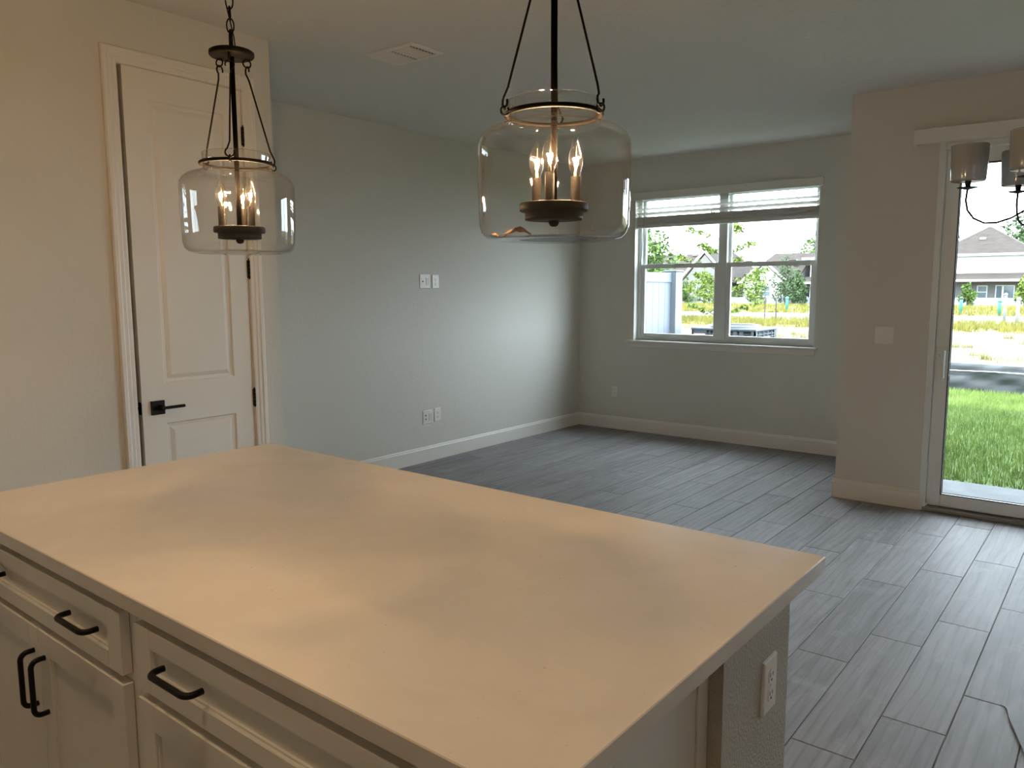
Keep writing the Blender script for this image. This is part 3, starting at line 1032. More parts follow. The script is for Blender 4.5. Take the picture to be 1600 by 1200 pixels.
# ------------------------------------------------------------------ ceiling vent
def vent():
    x0, x1, y0, y1 = -3.386, -3.026, 2.962, 3.210
    t = thing('ceiling_vent', ((x0 + x1) / 2, (y0 + y1) / 2, ZC), 'white louvred air vent on the ceiling near the closet corner', 'air vent')
    b = 0.030
    def fr(m):
        z0, z1 = ZC - 0.010, ZC - 0.0005
        lp = [(0, z1), (0.002, ZC - 0.005), (0.010, z0), (b, z0), (b, z1)]
        vs = []
        for ins, z in lp:
            vs += [(x0 + ins, y0 + ins, z), (x1 - ins, y0 + ins, z), (x1 - ins, y1 - ins, z), (x0 + ins, y1 - ins, z)]
        fs = []
        for k in range(len(lp) - 1):
            for i in range(4):
                j = (i + 1) % 4
                fs.append((4 * k + i, 4 * k + j, 4 * k + 4 + j, 4 * k + 4 + i))
        m.add(vs, fs)
        xm = (x0 + x1) / 2 + .01
        m.box(xm - 0.003, xm + 0.003, y0 + b, y1 - b, ZC - 0.010, ZC - .001)
    part('vent_frame', M_TRIM, t, fr)
    part('duct_dark', M_HOLE, t, lambda m: m.box(x0 + b, x1 - b, y0 + b, y1 - b, ZC - 0.0012, ZC - 0.0004))
    xm = (x0 + x1) / 2 + .01
    for (a0, a1) in ((x0 + b, xm - 0.018), (xm + 0.004, x1 - b - 0.018)):
        for k in range(8):
            yc = y0 + b + 0.014 + k * (y1 - y0 - 2 * b - 0.018) / 7.4
            def lou(m):
                pts = [(-0.010, -0.002), (-0.006, -0.009), (0.000, -0.0125), (0.006, -0.0135), (0.006, -0.0125), (0.000, -0.0115), (-0.005, -0.008), (-0.009, -0.0015)]
                m.prism([(yc + p, ZC + z) for p, z in pts], a0, a1, 'x')
            part('louvre', M_TRIM, t, lou)
vent()

# ------------------------------------------------------------------ pendants
def chain(m, x, y, z0, z1, link=0.034):
    n = max(1, int(round((z1 - z0) / (link * 0.80))))
    st = (z1 - z0) / n
    L = st / 0.80
    for k in range(n):
        zc = z0 + (k + .5) * st
        pts = []
        for i in range(14):
            a = 2 * math.pi * i / 14
            u, v = 0.0085 * math.cos(a), L / 2 * math.sin(a)
            pts.append((x + u, y, zc + v) if k % 2 else (x, y + u, zc + v))
        m.tube(pts, 0.0018, 6, closed=True)
    return n
JR = 0.1355        # jar radius
def make_pendant(loc):
    """origin: centre of the jar's bottom"""
    t = thing('pendant_lamp', loc, 'x', 'pendant lamp', 'glass jar pendants over the island')
    X, Y, Z = loc
    prof = [(0.0, 0.010), (0.040, 0.009), (0.080, 0.004), (0.104, 0.000), (0.120, 0.004), (0.129, 0.012), (0.133, 0.024), (0.1345, 0.06), (JR, 0.120),
            (JR, 0.156), (0.1345, 0.170), (0.1285, 0.181), (0.117, 0.190), (0.100, 0.1955), (0.086, 0.1985), (0.0795, 0.2025), (0.0780, 0.209), (0.0785, 0.220), (0.0795, 0.232), (0.0805, 0.239), (0.0795, 0.2415), (0.0780, 0.240)]
    m = MB(); m.lathe(prof, 64, X, Y, Z)
    jar = m.build('glass_jar', M_JAR, t)
    zr = Z + 0.2165
    m = MB(); m.torus((X, Y, zr), 0.0840, 0.0042, 48, 8)
    ring = m.build('collar_ring', M_BRONZE, t)
    ANG = [R(a) for a in (122, 242, 2)]
    for a in ANG:
        c, s = math.cos(a), math.sin(a)
        m = MB()
        rr, pts = 0.0075, []
        for k in range(14):
            q_ = 2 * math.pi * k / 14
            pts.append((X + (0.0935 + rr * math.cos(q_)) * c, Y + (0.0935 + rr * math.cos(q_)) * s, zr + rr * math.sin(q_)))
        m.tube(pts, 0.0020, 6, closed=True)
        m.build('eyelet', M_BRONZE, ring)
    # top cap
    zc = Z + 0.469
    m = MB(); m.lathe([(0, 0), (0.050, 0.0), (0.0525, 0.003), (0.0525, 0.011), (0.048, 0.014), (0, 0.016)], 32, X, Y, zc)
    cap = m.build('top_cap', M_BRONZE, t)
    for a in ANG:
        m = MB(); c, s = math.cos(a), math.sin(a)
        pts = []
        for k in range(14):
            q_ = 2 * math.pi * k / 14
            pts.append((X + (0.037 + 0.0095 * math.cos(q_)) * c, Y + (0.037 + 0.0095 * math.cos(q_)) * s, zc - 0.0095 + 0.0095 * math.sin(q_)))
        m.tube(pts, 0.0020, 6, closed=True)
        m.build('cap_loop', M_BRONZE, cap)
    # rods with hooked ends
    for a in ANG:
        c, s = math.cos(a), math.sin(a)
        ri, ro = 0.037, 0.0935
        zt, zb = zc - 0.019, zr + 0.0055
        m = MB(); pts = []
        def P(r_, z_, side=0.0):
            return (X + r_ * c - side * s, Y + r_ * s + side * c, z_)
        h = 0.0105
        # upper hook: open curl over the loop
        for q_ in np.linspace(R(200), R(-60), 9):
            pts.append(P(ri, zt - 0.004 + h * math.sin(q_) - 0.004, h * math.cos(q_)))
        pts.append(P(ri + 0.004, zt - 0.030, 0.001))
        pts.append(P(ro - 0.006, zb + 0.034, 0.000))
        for q_ in np.linspace(R(120), R(380), 9):
            pts.append(P(ro, zb + 0.008 + h * math.sin(q_), h * math.cos(q_)))
        m.tube(pts, 0.0021, 6)
        m.build('hook_rod', M_BRONZE, t)
    # centre rod, lamp plate, knob
    zp = Z + 0.052
    m = MB(); m.lathe([(0, zp - Z), (0.0058, zp - Z), (0.0058, 0.470), (0, 0.470)], 12, X, Y, Z)
    m.build('centre_rod', M_SLEEVE, t)
    m = MB()
    m.lathe([(0, -0.016), (0.051, -0.016), (0.0515, -0.014), (0.0515, -0.001), (0.0600, -0.001), (0.0612, 0.001), (0.0612, 0.011), (0.0595, 0.013), (0, 0.013)], 40, X, Y, zp)
    pl = m.build('lamp_plate', M_BRONZE, t)
    m = MB(); m.lathe([(0, -0.028), (0.006, -0.027), (0.0095, -0.022), (0.0095, -0.017), (0, -0.0158)], 14, X, Y, zp)
    m.build('finial', M_BRONZE, pl)
    for a in CAND:
        cx_, cy_ = X + 0.041 * math.cos(a), Y + 0.041 * math.sin(a)
        z0 = zp + 0.013
        m = MB(); m.lathe([(0.0105, 0), (0.0085, 0.002), (0.0085, 0.048), (0, 0.048)], 14, cx_, cy_, z0)
        can = m.build('candle_sleeve', M_SLEEVE, t)
        zb_ = z0 + 0.048
        bp = [(0.0062, 0.0), (0.0080, 0.006), (0.0116, 0.016), (0.0134, 0.025), (0.0130, 0.034), (0.0108, 0.044), (0.0074, 0.054), (0.0040, 0.062), (0.0014, 0.0675), (0, 0.069)]
        m = MB(); m.lathe(bp, 20, cx_, cy_, zb_)
        blb = m.build('bulb', M_BULB, t)
        m = MB()
        d = 0.0046
        m.tube([(cx_ - d, cy_, zb_ + 0.032), (cx_ - d * .6, cy_ + d * .3, zb_ + 0.0235), (cx_, cy_ + d * .4, zb_ + 0.0315), (cx_ + d * .6, cy_ - d * .3, zb_ + 0.0235), (cx_ + d, cy_, zb_ + 0.032)], 0.0011, 6)
        m.build('filament', M_FIL, blb)
        m = MB()
        m.lathe([(0, 0), (0.0032, 0.0), (0.0022, 0.012), (0.0016, 0.018), (0, 0.019)], 8, cx_, cy_, zb_)
        m.tube([(cx_ - 0.001, cy_, zb_ + .016), (cx_ - d, cy_, zb_ + 0.032)], 0.0004, 4)
        m.tube([(cx_ + 0.001, cy_, zb_ + .016), (cx_ + d, cy_, zb_ + 0.032)], 0.0004, 4)
        m.tube([(cx_, cy_ + 0.001, zb_ + .016), (cx_, cy_ + .002, zb_ + 0.052)], 0.0004, 4)
        m.build('filament_stem', M_STEM, blb)
    # loop, chain, cord, canopy
    m = MB()
    pts = []
    for k in range(16):
        q_ = 2 * math.pi * k / 16
        pts.append((X + 0.0125 * math.cos(q_) * (1.0 if math.sin(q_) < 0 else 0.85), Y, zc + 0.036 + 0.026 * math.sin(q_)))
    m.tube(pts, 0.0030, 8, closed=True)
    m.build('hanging_loop', M_BRONZE, t)
    m = MB()
    chain(m, X, Y, zc + 0.058, ZC - 0.022)
    m.build('chain', M_BRONZE, t)
    m = MB()
    pts = []
    zt = ZC - 0.02
    for k in range(22):
        u = k / 21
        zz = zc + 0.012 + u * (zt - zc - 0.012)
        pts.append((X + 0.0105 * math.sin(u * 14.0) * (1 if u > .02 else 0), Y + 0.0105 * math.cos(u * 14.0), zz))
    m.tube(pts, 0.0017, 6)
    m.build('power_cord', M_BLACK, t)
    m = MB(); m.lathe([(0, -0.024), (0.014, -0.024), (0.045, -0.018), (0.062, -0.010), (0.064, -0.0005), (0, -0.0005)], 32, X, Y, ZC)
    m.build('ceiling_canopy', M_BRONZE, t)
    return t
M_STEM = plain('bulb_stem_glass', (0.75, 0.62, 0.42), 0.3)
CAND = [R(a) for a in (-65, 55, 175)]
P2 = make_pendant((-0.822, 1.150, 1.558))
P2['label'] = 'nearer clear glass jar pendant with three lit candle bulbs, in front of the far wall'
P1 = copy_tree(P2)
P1.location = (-1.750, 1.110, 1.562)
P1.rotation_euler = (0, 0, R(-43))
P1['label'] = 'clear glass jar pendant with three lit candle bulbs, hanging in front of the closet door'

# scraps of brown paper left in the nearer jar
JX, JY, JZ = -0.822, 1.150, 1.558
def scrap(loc, sz, rot, label, seed):
    r_ = random.Random(seed)
    bm = MB()
    n = 6
    vs, fs = [], []
    for i in range(n + 1):
        for j in range(4):
            u, v = i / n - .5, j / 3 - .5
            h = sz[2] * (0.5 + 0.5 * math.sin(5 * u + seed)) * (0.6 + r_.random() * .8)
            p = Vector((u * sz[0], v * sz[1] + 0.003 * math.sin(u * 9 + seed), 0))
            p.rotate(Matrix.Rotation(rot, 3, 'Z'))
            vs.append((loc[0] + p.x, loc[1] + p.y, loc[2] + max(0.0004, h)))
    k = len(vs)
    vs += [(a, b, c - 0.0009) for a, b, c in vs]
    for i in range(n):
        for j in range(3):
            q_ = (i * 4 + j, i * 4 + j + 1, i * 4 + j + 5, i * 4 + j + 4)
            fs.append(q_)
            fs.append(tuple(reversed([a + k for a in q_])))
    rim = [i * 4 for i in range(n + 1)] + [n * 4 + j for j in range(1, 4)] + [i * 4 + 3 for i in range(n - 1, -1, -1)] + [2, 1]
    for a, b in zip(rim, rim[1:] + rim[:1]):
        fs.append((b, a, a + k, b + k))
    bm.add(vs, fs)
    o = bm.build('paper_scrap', M_PAPER)
    return tag(o, label, 'paper scrap')
rx, ry = 0.781, 0.624
scrap((JX - 0.070 * rx, JY - 0.070 * ry, JZ + 0.0085), (0.058, 0.018, 0.013), R(48), 'crumpled brown paper scrap lying in the bottom of the nearer glass jar pendant', 1)
scrap((JX - 0.097 * rx + .008, JY - 0.097 * ry - .010, JZ + 0.0055), (0.026, 0.010, 0.007), R(20), 'smaller flat brown paper flake by the left rim inside the nearer jar', 4)

# ------------------------------------------------------------------ dining chandelier
def chandelier():
    cx_, cy_, z0 = -0.2451, 3.0766, 1.8216
    Rr, ph = 0.2261, 3.3077
    t = thing('chandelier', (cx_, cy_, 1.66), 'black curved-arm chandelier with frosted glass shades in front of the patio door', 'chandelier')
    m = MB(); m.lathe([(0, -0.02), (0.008, -0.016), (0.012, 0), (0.020, 0.012), (0.020, 0.055), (0.010, 0.070), (0.0065, 0.09), (0.0065, ZC - 1.71 - 0.02), (0, ZC - 1.71 - 0.02)], 16, cx_, cy_, 1.71)
    m.build('centre_stem', M_BLACK, t)
    m = MB(); m.lathe([(0, -0.026), (0.03, -0.024), (0.062, -0.012), (0.064, -0.0005), (0, -0.0005)], 28, cx_, cy_, ZC)
    m.build('ceiling_canopy', M_BLACK, t)
    for k in range(5):
        a = ph + k * 2 * math.pi / 5
        c, s = math.cos(a), math.sin(a)
        def P(f, z): return (cx_ + Rr * f * c, cy_ + Rr * f * s, z)
        ctl = [(1.0, z0 - 0.022), (1.015, z0 - 0.060), (0.985, z0 - 0.094), (0.90, z0 - 0.121), (0.76, z0 - 0.138), (0.60, z0 - 0.138), (0.42, z0 - 0.124), (0.24, z0 - 0.098), (0.06, z0 - 0.072)]
        m = MB(); m.tube([P(f, z) for f, z in ctl], 0.0036, 8)
        arm = m.build('arm', M_BLACK, t)
        bx_, by_ = P(1.0, 0)[:2]
        m = MB(); m.lathe([(0, -0.026), (0.005, -0.026), (0.030, -0.020), (0.033, -0.018), (0.030, -0.0175), (0.0075, -0.019), (0, -0.019)], 24, bx_, by_, z0)
        m.build('drip_plate', M_BLACK, arm)
        m = MB(); m.lathe([(0, -0.019), (0.0075, -0.019), (0.0095, -0.004), (0.0095, 0.012), (0.0110, 0.013), (0.0110, 0.024), (0, 0.024)], 16, bx_, by_, z0)
        m.build('socket', M_BLACK, arm)
        m = MB(); m.lathe([(0.0105, 0.0015), (0.040, 0.0), (0.049, 0.001), (0.0520, 0.004), (0.0530, 0.010), (0.0552, 0.060), (0.0565, 0.112), (0.0562, 0.1185), (0.0545, 0.1205), (0.0535, 0.1195)], 40, bx_, by_, z0)
        m.build('glass_shade', M_SHADE, t)
    return t
chandelier()

# ------------------------------------------------------------------ kitchen downlights (behind the camera)
LAMP = None
for i, (x, y) in enumerate(((-2.5, 0.15), (-1.2, 0.15), (0.1, 0.15), (-2.5, -1.5), (-1.2, -1.5), (0.1, -1.5))):
    if LAMP is None:
        t = thing('recessed_lamp', (x, y, ZC), 'round recessed ceiling lamp over the kitchen, leftmost in the front row', 'ceiling lamp', 'recessed lamps in the kitchen ceiling')
        part('trim_ring', M_TRIM, t, lambda m: m.lathe([(0.072, -0.0005), (0.095, -0.0005), (0.094, -0.006), (0.076, -0.010), (0.072, -0.008)], 32, x, y, ZC))
        part('lens', M_LED, t, lambda m: m.lathe([(0, -0.004), (0.073, -0.004)], 32, x, y, ZC))
        ld = bpy.data.lights.new('downlight', 'AREA')
        ld.shape = 'DISK'
        ld.size = 0.13
        ld.spread = R(100)
        ld.energy = CAN_W
        ld.color = (1.0, 0.72, 0.44)
        lo = bpy.data.objects.new('downlight', ld)
        COL.objects.link(lo)
        lo.parent = t
        lo.location = (0, 0, -0.008)
        LAMP = t
    else:
        c_ = copy_tree(LAMP)
        c_.location = (x, y, ZC)
        c_['label'] = 'round recessed ceiling lamp over the kitchen, %s in the %s row' % (('leftmost', 'middle', 'rightmost')[i % 3], ('front', 'back')[i // 3])

# ================================================================== outdoors
GZ = -0.15          # lawn level near the house
FZ = -0.45          # level of the land beyond
def ground_z(y):
    return GZ if y < 14.2 else (FZ if y > 20 else GZ + (FZ - GZ) * (y - 14.2) / 5.8)

def ramp_mat(name, cols, scale, rough=0.9, bump=0.4, detail=6, stretch=(1, 1, 1), dist=0.03):
    q = NT(name)
    tc = q.add('ShaderNodeTexCoord')
    mp = q.add('ShaderNodeMapping')
    mp.inputs['Scale'].default_value = stretch
    q.link(tc.outputs['Object'], mp.inputs['Vector'])
    nz = q.add('ShaderNodeTexNoise')
    nz.inputs['Scale'].default_value = scale
    nz.inputs['Detail'].default_value = detail
    nz.inputs['Roughness'].default_value = 0.65
    q.link(mp.outputs[0], nz.inputs['Vector'])
    rp = q.add('ShaderNodeValToRGB')
    e = rp.color_ramp.elements
    while len(e) < len(cols): e.new(0.5)
    for i, (p, c) in enumerate(cols):
        e[i].position = p
        e[i].color = (*s2l(*c), 1)
    q.link(nz.outputs['Fac'], rp.inputs['Fac'])
    q.link(rp.outputs[0], q.b.inputs['Base Color'])
    q.b.inputs['Roughness'].default_value = rough
    q.b.inputs['Specular IOR Level'].default_value = 0.2
    bp = q.add('ShaderNodeBump')
    bp.inputs['Strength'].default_value = bump
    bp.inputs['Distance'].default_value = dist
    q.link(nz.outputs['Fac'], bp.inputs['Height'])
    q.link(bp.outputs[0], q.b.inputs['Normal'])
    return q.m
M_TURF = ramp_mat('turf_soil', [(0.3, (46, 62, 26)), (0.7, (72, 94, 40))], 8)
M_BLADE = ramp_mat('grass_blades', [(0.25, (74, 94, 42)), (0.55, (100, 118, 60)), (0.8, (132, 146, 92))], 1.6, 0.6, 0.0)
M_SAND = ramp_mat('sandy_soil', [(0.30, (46, 38, 30)), (0.42, (72, 63, 51)), (0.6, (84, 76, 63)), (0.8, (92, 84, 72))], 2.2, 0.95, 0.9, 8, (1, 1.6, 1), 0.15)
M_WEEDG = ramp_mat('weedy_ground', [(0.30, (80, 74, 40)), (0.5, (92, 86, 44)), (0.62, (100, 92, 52)), (0.8, (108, 102, 72))], 0.7, 0.95, 0.5, 8)
M_WEED = ramp_mat('weed_blades', [(0.3, (76, 76, 30)), (0.7, (106, 100, 46))], 0.6, 0.8, 0.0)
M_ROAD = plain('grey_asphalt', s2l(60, 60, 63), 0.9)
M_CURB = plain('pale_curb', s2l(130, 128, 124), 0.85)
M_LEAF = [ramp_mat('leaf_green_%s' % n, [(0.25, a), (0.55, b), (0.8, c)], 1.3, 0.6, 0.0) for n, a, b, c in (
    ('fresh', (38, 56, 20), (62, 84, 32), (92, 108, 54)), ('deep', (30, 46, 26), (50, 68, 38), (78, 92, 58)), ('lime', (50, 70, 18), (80, 96, 32), (108, 118, 58)))]
M_BARK = plain('grey_brown_bark', s2l(70, 62, 56), 0.9, var=(5, s2l(52, 46, 42)))

m = MB(); m.box(-40, 12, YF + T, 14.2, GZ - 0.3, GZ - 0.02)
m.box(SX0 - .6, 12, 7.3, 7.32, GZ - .3, GZ - .019)
struct('ground_lawn', M_TURF, m, 'strip of green lawn soil behind the house')
m = MB()
m.box(XN + T, XR + T, YN + T, 7.270, GZ - 0.2, GZ + 0.012, 0.006)
m.box(SX0 - 0.05, SX1 + 0.05, YN + T - 0.001, YN + T + 0.03, GZ, 0.0)
struct('patio_slab', M_CONC, m, 'pale concrete patio slab outside the sliding door')
m = MB()
xs = (-130, 60)
def strip(m, y0, y1, z0, z1):
    m.add([(xs[0], y0, z0), (xs[1], y0, z0), (xs[1], y1, z1), (xs[0], y1, z1)], [(0, 1, 2, 3)])
strip(m, 14.2, 20, GZ - 0.02, FZ); strip(m, 20, 37, FZ, FZ)
struct('ground_sand', M_SAND, m, 'bare pale sandy soil behind the black silt fence')
m = MB(); strip(m, 37, 48.0, FZ, FZ)
struct('ground_verge', M_WEEDG, m, 'yellow weedy verge on the near side of the road')
m = MB(); strip(m, 55.4, 210, FZ, FZ)
struct('ground_field', M_WEEDG, m, 'yellow grassy field beyond the road')
m = MB(); strip(m, 48.0, 54.6, FZ - 0.02, FZ - 0.02)
struct('road', M_ROAD, m, 'grey asphalt road crossing the field')
m = MB(); m.box(xs[0], xs[1], 54.6, 55.4, FZ - 0.1, FZ + 0.12, 0.02)
m.box(xs[0], xs[1], 47.7, 48.0, FZ - 0.1, FZ + 0.02, 0.01)
struct('trim_3', M_CURB, m, 'pale concrete kerbs along the road')

def blades(name, mat, n, xr, yr, h, wd, keep=None, clump=None, zf=ground_z):
    if clump is None:
        x = rng.uniform(*xr, n); y = rng.uniform(*yr, n)
    else:
        k = clump
        cx = rng.uniform(*xr, k); cyy = rng.uniform(*yr, k)
        i = rng.integers(0, k, n)
        rad = rng.uniform(.05, .35, k)[i]
        x = cx[i] + rng.normal(size=n) * rad; y = cyy[i] + rng.normal(size=n) * rad
    if keep is not None:
        kp = keep(x, y); x, y = x[kp], y[kp]; n = len(x)
    z = np.array([zf(v) for v in y]) - 0.03
    a = rng.uniform(0, 2 * np.pi, n)
    hh = rng.uniform(h[0], h[1], n)
    lean = rng.uniform(0, .6, n) * hh
    la = rng.uniform(0, 2 * np.pi, n)
    w2 = wd * rng.uniform(.6, 1.2, n)
    V = np.empty((n, 3, 3))
    V[:, 0] = np.c_[x - np.cos(a) * w2, y - np.sin(a) * w2, z]
    V[:, 1] = np.c_[x + np.cos(a) * w2, y + np.sin(a) * w2, z]
    V[:, 2] = np.c_[x + np.cos(la) * lean, y + np.sin(la) * lean, z + hh + .03]
    me = bpy.data.meshes.new(name)
    me.vertices.add(3 * n); me.loops.add(3 * n); me.polygons.add(n)
    me.vertices.foreach_set('co', V.reshape(-1))
    me.loops.foreach_set('vertex_index', np.arange(3 * n, dtype=np.int32))
    me.polygons.foreach_set('loop_start', np.arange(0, 3 * n, 3, dtype=np.int32))
    me.update(calc_edges=True)
    me.materials.append(mat)
    o = bpy.data.objects.new(name, me)
    COL.objects.link(o)
    o['kind'] = 'stuff'
    ORG[o.name] = Vector((0, 0, 0))
    return o
tag(blades('grass', M_BLADE, 90000, (-4.5, 3.5), (7.33, 14.0), (0.03, 0.075), 0.006, keep=lambda x, y: (y < np.where(x < -1.25, 13.88 - (x + 1.25) * .033, 13.88 - (x + 1.25) * .138)) & ~((x > -4.56) & (x < -3.48) & (y > 9.15) & (y < 10.09))), 'short bright green turf grass on the lawn behind the patio', 'grass')
tag(blades('weed_tufts', M_WEED, 6000, (-26, 2), (15.5, 36), (0.05, 0.20), 0.012, clump=130), 'scattered yellow-green weed tufts on the sandy soil', 'weeds')
tag(blades('tall_weeds', M_WEED, 26000, (-42, 2), (38, 47.2), (0.12, 0.40), 0.02, clump=1500, keep=lambda x, y: (np.hypot(x + 21.9, y - 40) > 2.3) & (np.hypot(x + 18.2, y - 48.3) > .4) & (np.hypot(x + 16.3, y - 45) > .4)), 'yellow weeds along the near edge of the road', 'weeds')
tag(blades('field_grass', M_WEED, 30000, (-60, 4), (55.9, 84), (0.15, 0.45), 0.03, clump=2500, keep=lambda x, y: (np.hypot(x + 21.7, y - 62.3) > .6) & (np.hypot(x + 9.33, y - 61) > .6) & (np.hypot(x + 6.95, y - 60) > .6)), 'yellow grass of the field beyond the road', 'grass')

# the house around the room: upper storey and eaves
m = MB()
m.box(-14, 7.5, YB - 1, YF + T + 0.03, ZC + 0.165, 5.7)
m.box(-14, XL - T, YB - 1, YF + T + 0.03, -0.3, ZC + 0.165)
m.box(XR + T, 7.5, YB - 1, YF + T + 0.03, -0.3, ZC + 0.165)
m.box(-14.4, 7.9, YB - 1.4, YF + T + 0.43, 5.7, 5.9)
m.box(XN + T, XR + T, YF + T - 0.13, YF + T + 0.02, 2.46, ZC)  # unseen header beam over the patio, added to hold back skylight
struct('upper_storey', plain('pale_stucco', s2l(205, 200, 190), 0.9, bump=(20, .3)), m, 'stucco upper storey and eaves of the house')

# privacy fence by the window
def privacy_fence():
    X = -4.8
    t = thing('privacy_fence', (X, 8.4, GZ), 'tall white vinyl privacy fence panel standing outside the far window on the left', 'fence')
    y0, y1 = YF + T + 0.05, 9.335
    top = 1.672
    def post(m):
        m.box(X - 0.09, X + 0.09, y1, y1 + 0.19, GZ - 0.02, top + 0.01, 0.006)
        m.box(X - 0.10, X + 0.10, y1 - 0.01, y1 + 0.20, top + 0.01, top + 0.03, 0.006)
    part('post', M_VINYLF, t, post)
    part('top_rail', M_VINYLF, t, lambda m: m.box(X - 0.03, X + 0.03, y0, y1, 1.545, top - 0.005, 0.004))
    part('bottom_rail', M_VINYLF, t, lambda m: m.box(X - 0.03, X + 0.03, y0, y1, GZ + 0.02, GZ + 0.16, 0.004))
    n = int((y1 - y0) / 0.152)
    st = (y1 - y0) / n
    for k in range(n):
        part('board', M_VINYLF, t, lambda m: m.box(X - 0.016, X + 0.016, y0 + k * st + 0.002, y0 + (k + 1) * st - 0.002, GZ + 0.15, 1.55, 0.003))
privacy_fence()

# air-conditioner condenser
M_AC = plain('grey_metal_cabinet', s2l(78, 85, 94), 0.5, 0.2)
M_ACD = plain('dark_grille_interior', s2l(20, 24, 30), 0.7)
M_RED = plain('red_badge', s2l(188, 60, 62), 0.4)
M_WHT = plain('white_sticker', s2l(232, 232, 230), 0.5)
def condenser():
    x1, y0 = -3.60, 9.27
    x0, y1 = x1 - 0.84, y0 + 0.70
    zt, zb = 0.98, GZ + 0.06
    t = thing('air_conditioner', ((x0 + x1) / 2, (y0 + y1) / 2, GZ - 0.02), 'grey louvred air conditioner condenser outside the far window', 'air conditioner')
    part('pad', M_CONC, t, lambda m: m.box(x0 - .08, x1 + .08, y0 - .08, y1 + .08, GZ - .02, zb, .008))
    part('coil', M_ACD, t, lambda m: m.box(x0 + .03, x1 - .03, y0 + .03, y1 - .03, zb + .05, zt - .05))
    part('base_pan', M_AC, t, lambda m: m.box(x0, x1, y0, y1, zb, zb + .07, .006))
    for (a, b) in ((x0, y0), (x1, y0), (x0, y1), (x1, y1)):
        sx, sy = (1 if a == x0 else -1), (1 if b == y0 else -1)
        w_ = 0.20 if (a == x0 and b == y0) else 0.055
        part('corner_post', M_AC, t, lambda m: (m.box(a, a + sx * w_, b, b + sy * .02, zb + .06, zt - .03), m.box(a, a + sx * .02, b, b + sy * .055, zb + .06, zt - .03)))
    def louv(m, face):
        n = 26
        for k in range(n):
            z = zb + .10 + k * (zt - zb - .19) / (n - 1)
            if face == 'front': m.prism([(y0 + .004, z), (y0 + .030, z + .018), (y0 + .030, z + .022), (y0 + .004, z + .006)], x0 + .2, x1 - .05, 'x')
            else: m.prism([(x1 - .004, z), (x1 - .004, z + .006), (x1 - .030, z + .022), (x1 - .030, z + .018)], y0 + .05, y1 - .05, 'y')
    for f in ('front', 'right'):
        g = part('louvre_grille', M_AC, t, lambda m: louv(m, f))
        g['kind'] = 'stuff'
    for xq in (x0 + .40, x0 + .58, x0 + .66, x0 + .245):
        part('grille_bar', M_AC, t, lambda m: m.box(xq - (.025 if xq > x0 + .5 else .008), xq + (.025 if xq > x0 + .5 else .008), y0 + .001, y0 + .012, zb + .07, zt - .05))
    for k in range(1, 5):
        yq = y0 + .70 * k / 5
        part('grille_bar', M_AC, t, lambda m: m.box(x1 - .012, x1 - .001, yq - .008, yq + .008, zb + .07, zt - .05))
    def top(m):
        m.box(x0 - .01, x1 + .01, y0 - .01, y1 + .01, zt - .045, zt - .012, .008)
        cx, cyy = (x0 + x1) / 2, (y0 + y1) / 2
        m.lathe([(.33, -.012), (.325, .012), (.305, .022), (.29, .012), (.285, -.01)], 40, cx, cyy, zt)
    part('top_cover', M_AC, t, top)
    def guard(m):
        cx, cyy = (x0 + x1) / 2, (y0 + y1) / 2
        for r_ in np.linspace(.06, .285, 8): m.torus((cx, cyy, zt + .012), float(r_), .003, 28, 4)
        for k in range(8):
            a = math.pi * k / 4
            m.tube([(cx, cyy, zt + .014), (cx + .29 * math.cos(a), cyy + .29 * math.sin(a), zt + .014)], .003, 4)
    part('fan_guard', M_ACD, t, guard)
    part('badge', plain('pale_red_badge_plate', s2l(206, 170, 172), .4), t, lambda m: m.box(x0 + .03, x0 + .185, y0 - .004, y0 - .0005, zt - .235, zt - .085, .002))
    BD = part('badge_face', plain('grey_badge_face', s2l(126, 128, 140), .4), t, lambda m: m.box(x0 + .04, x0 + .175, y0 - .0055, y0 - .0035, zt - .225, zt - .100))
    part('badge_emblem', M_RED, BD, lambda m: m.tube([(x0 + .065, y0 - .0065, zt - .20), (x0 + .085, y0 - .0065, zt - .135), (x0 + .11, y0 - .0065, zt - .125), (x0 + .135, y0 - .0065, zt - .15), (x0 + .155, y0 - .0065, zt - .20)], .011, 6))
    part('rating_sticker', M_WHT, t, lambda m: m.box(x1 + .0005, x1 + .004, y0 + .22, y0 + .42, zt - .26, zt - .12, .002))
condenser()

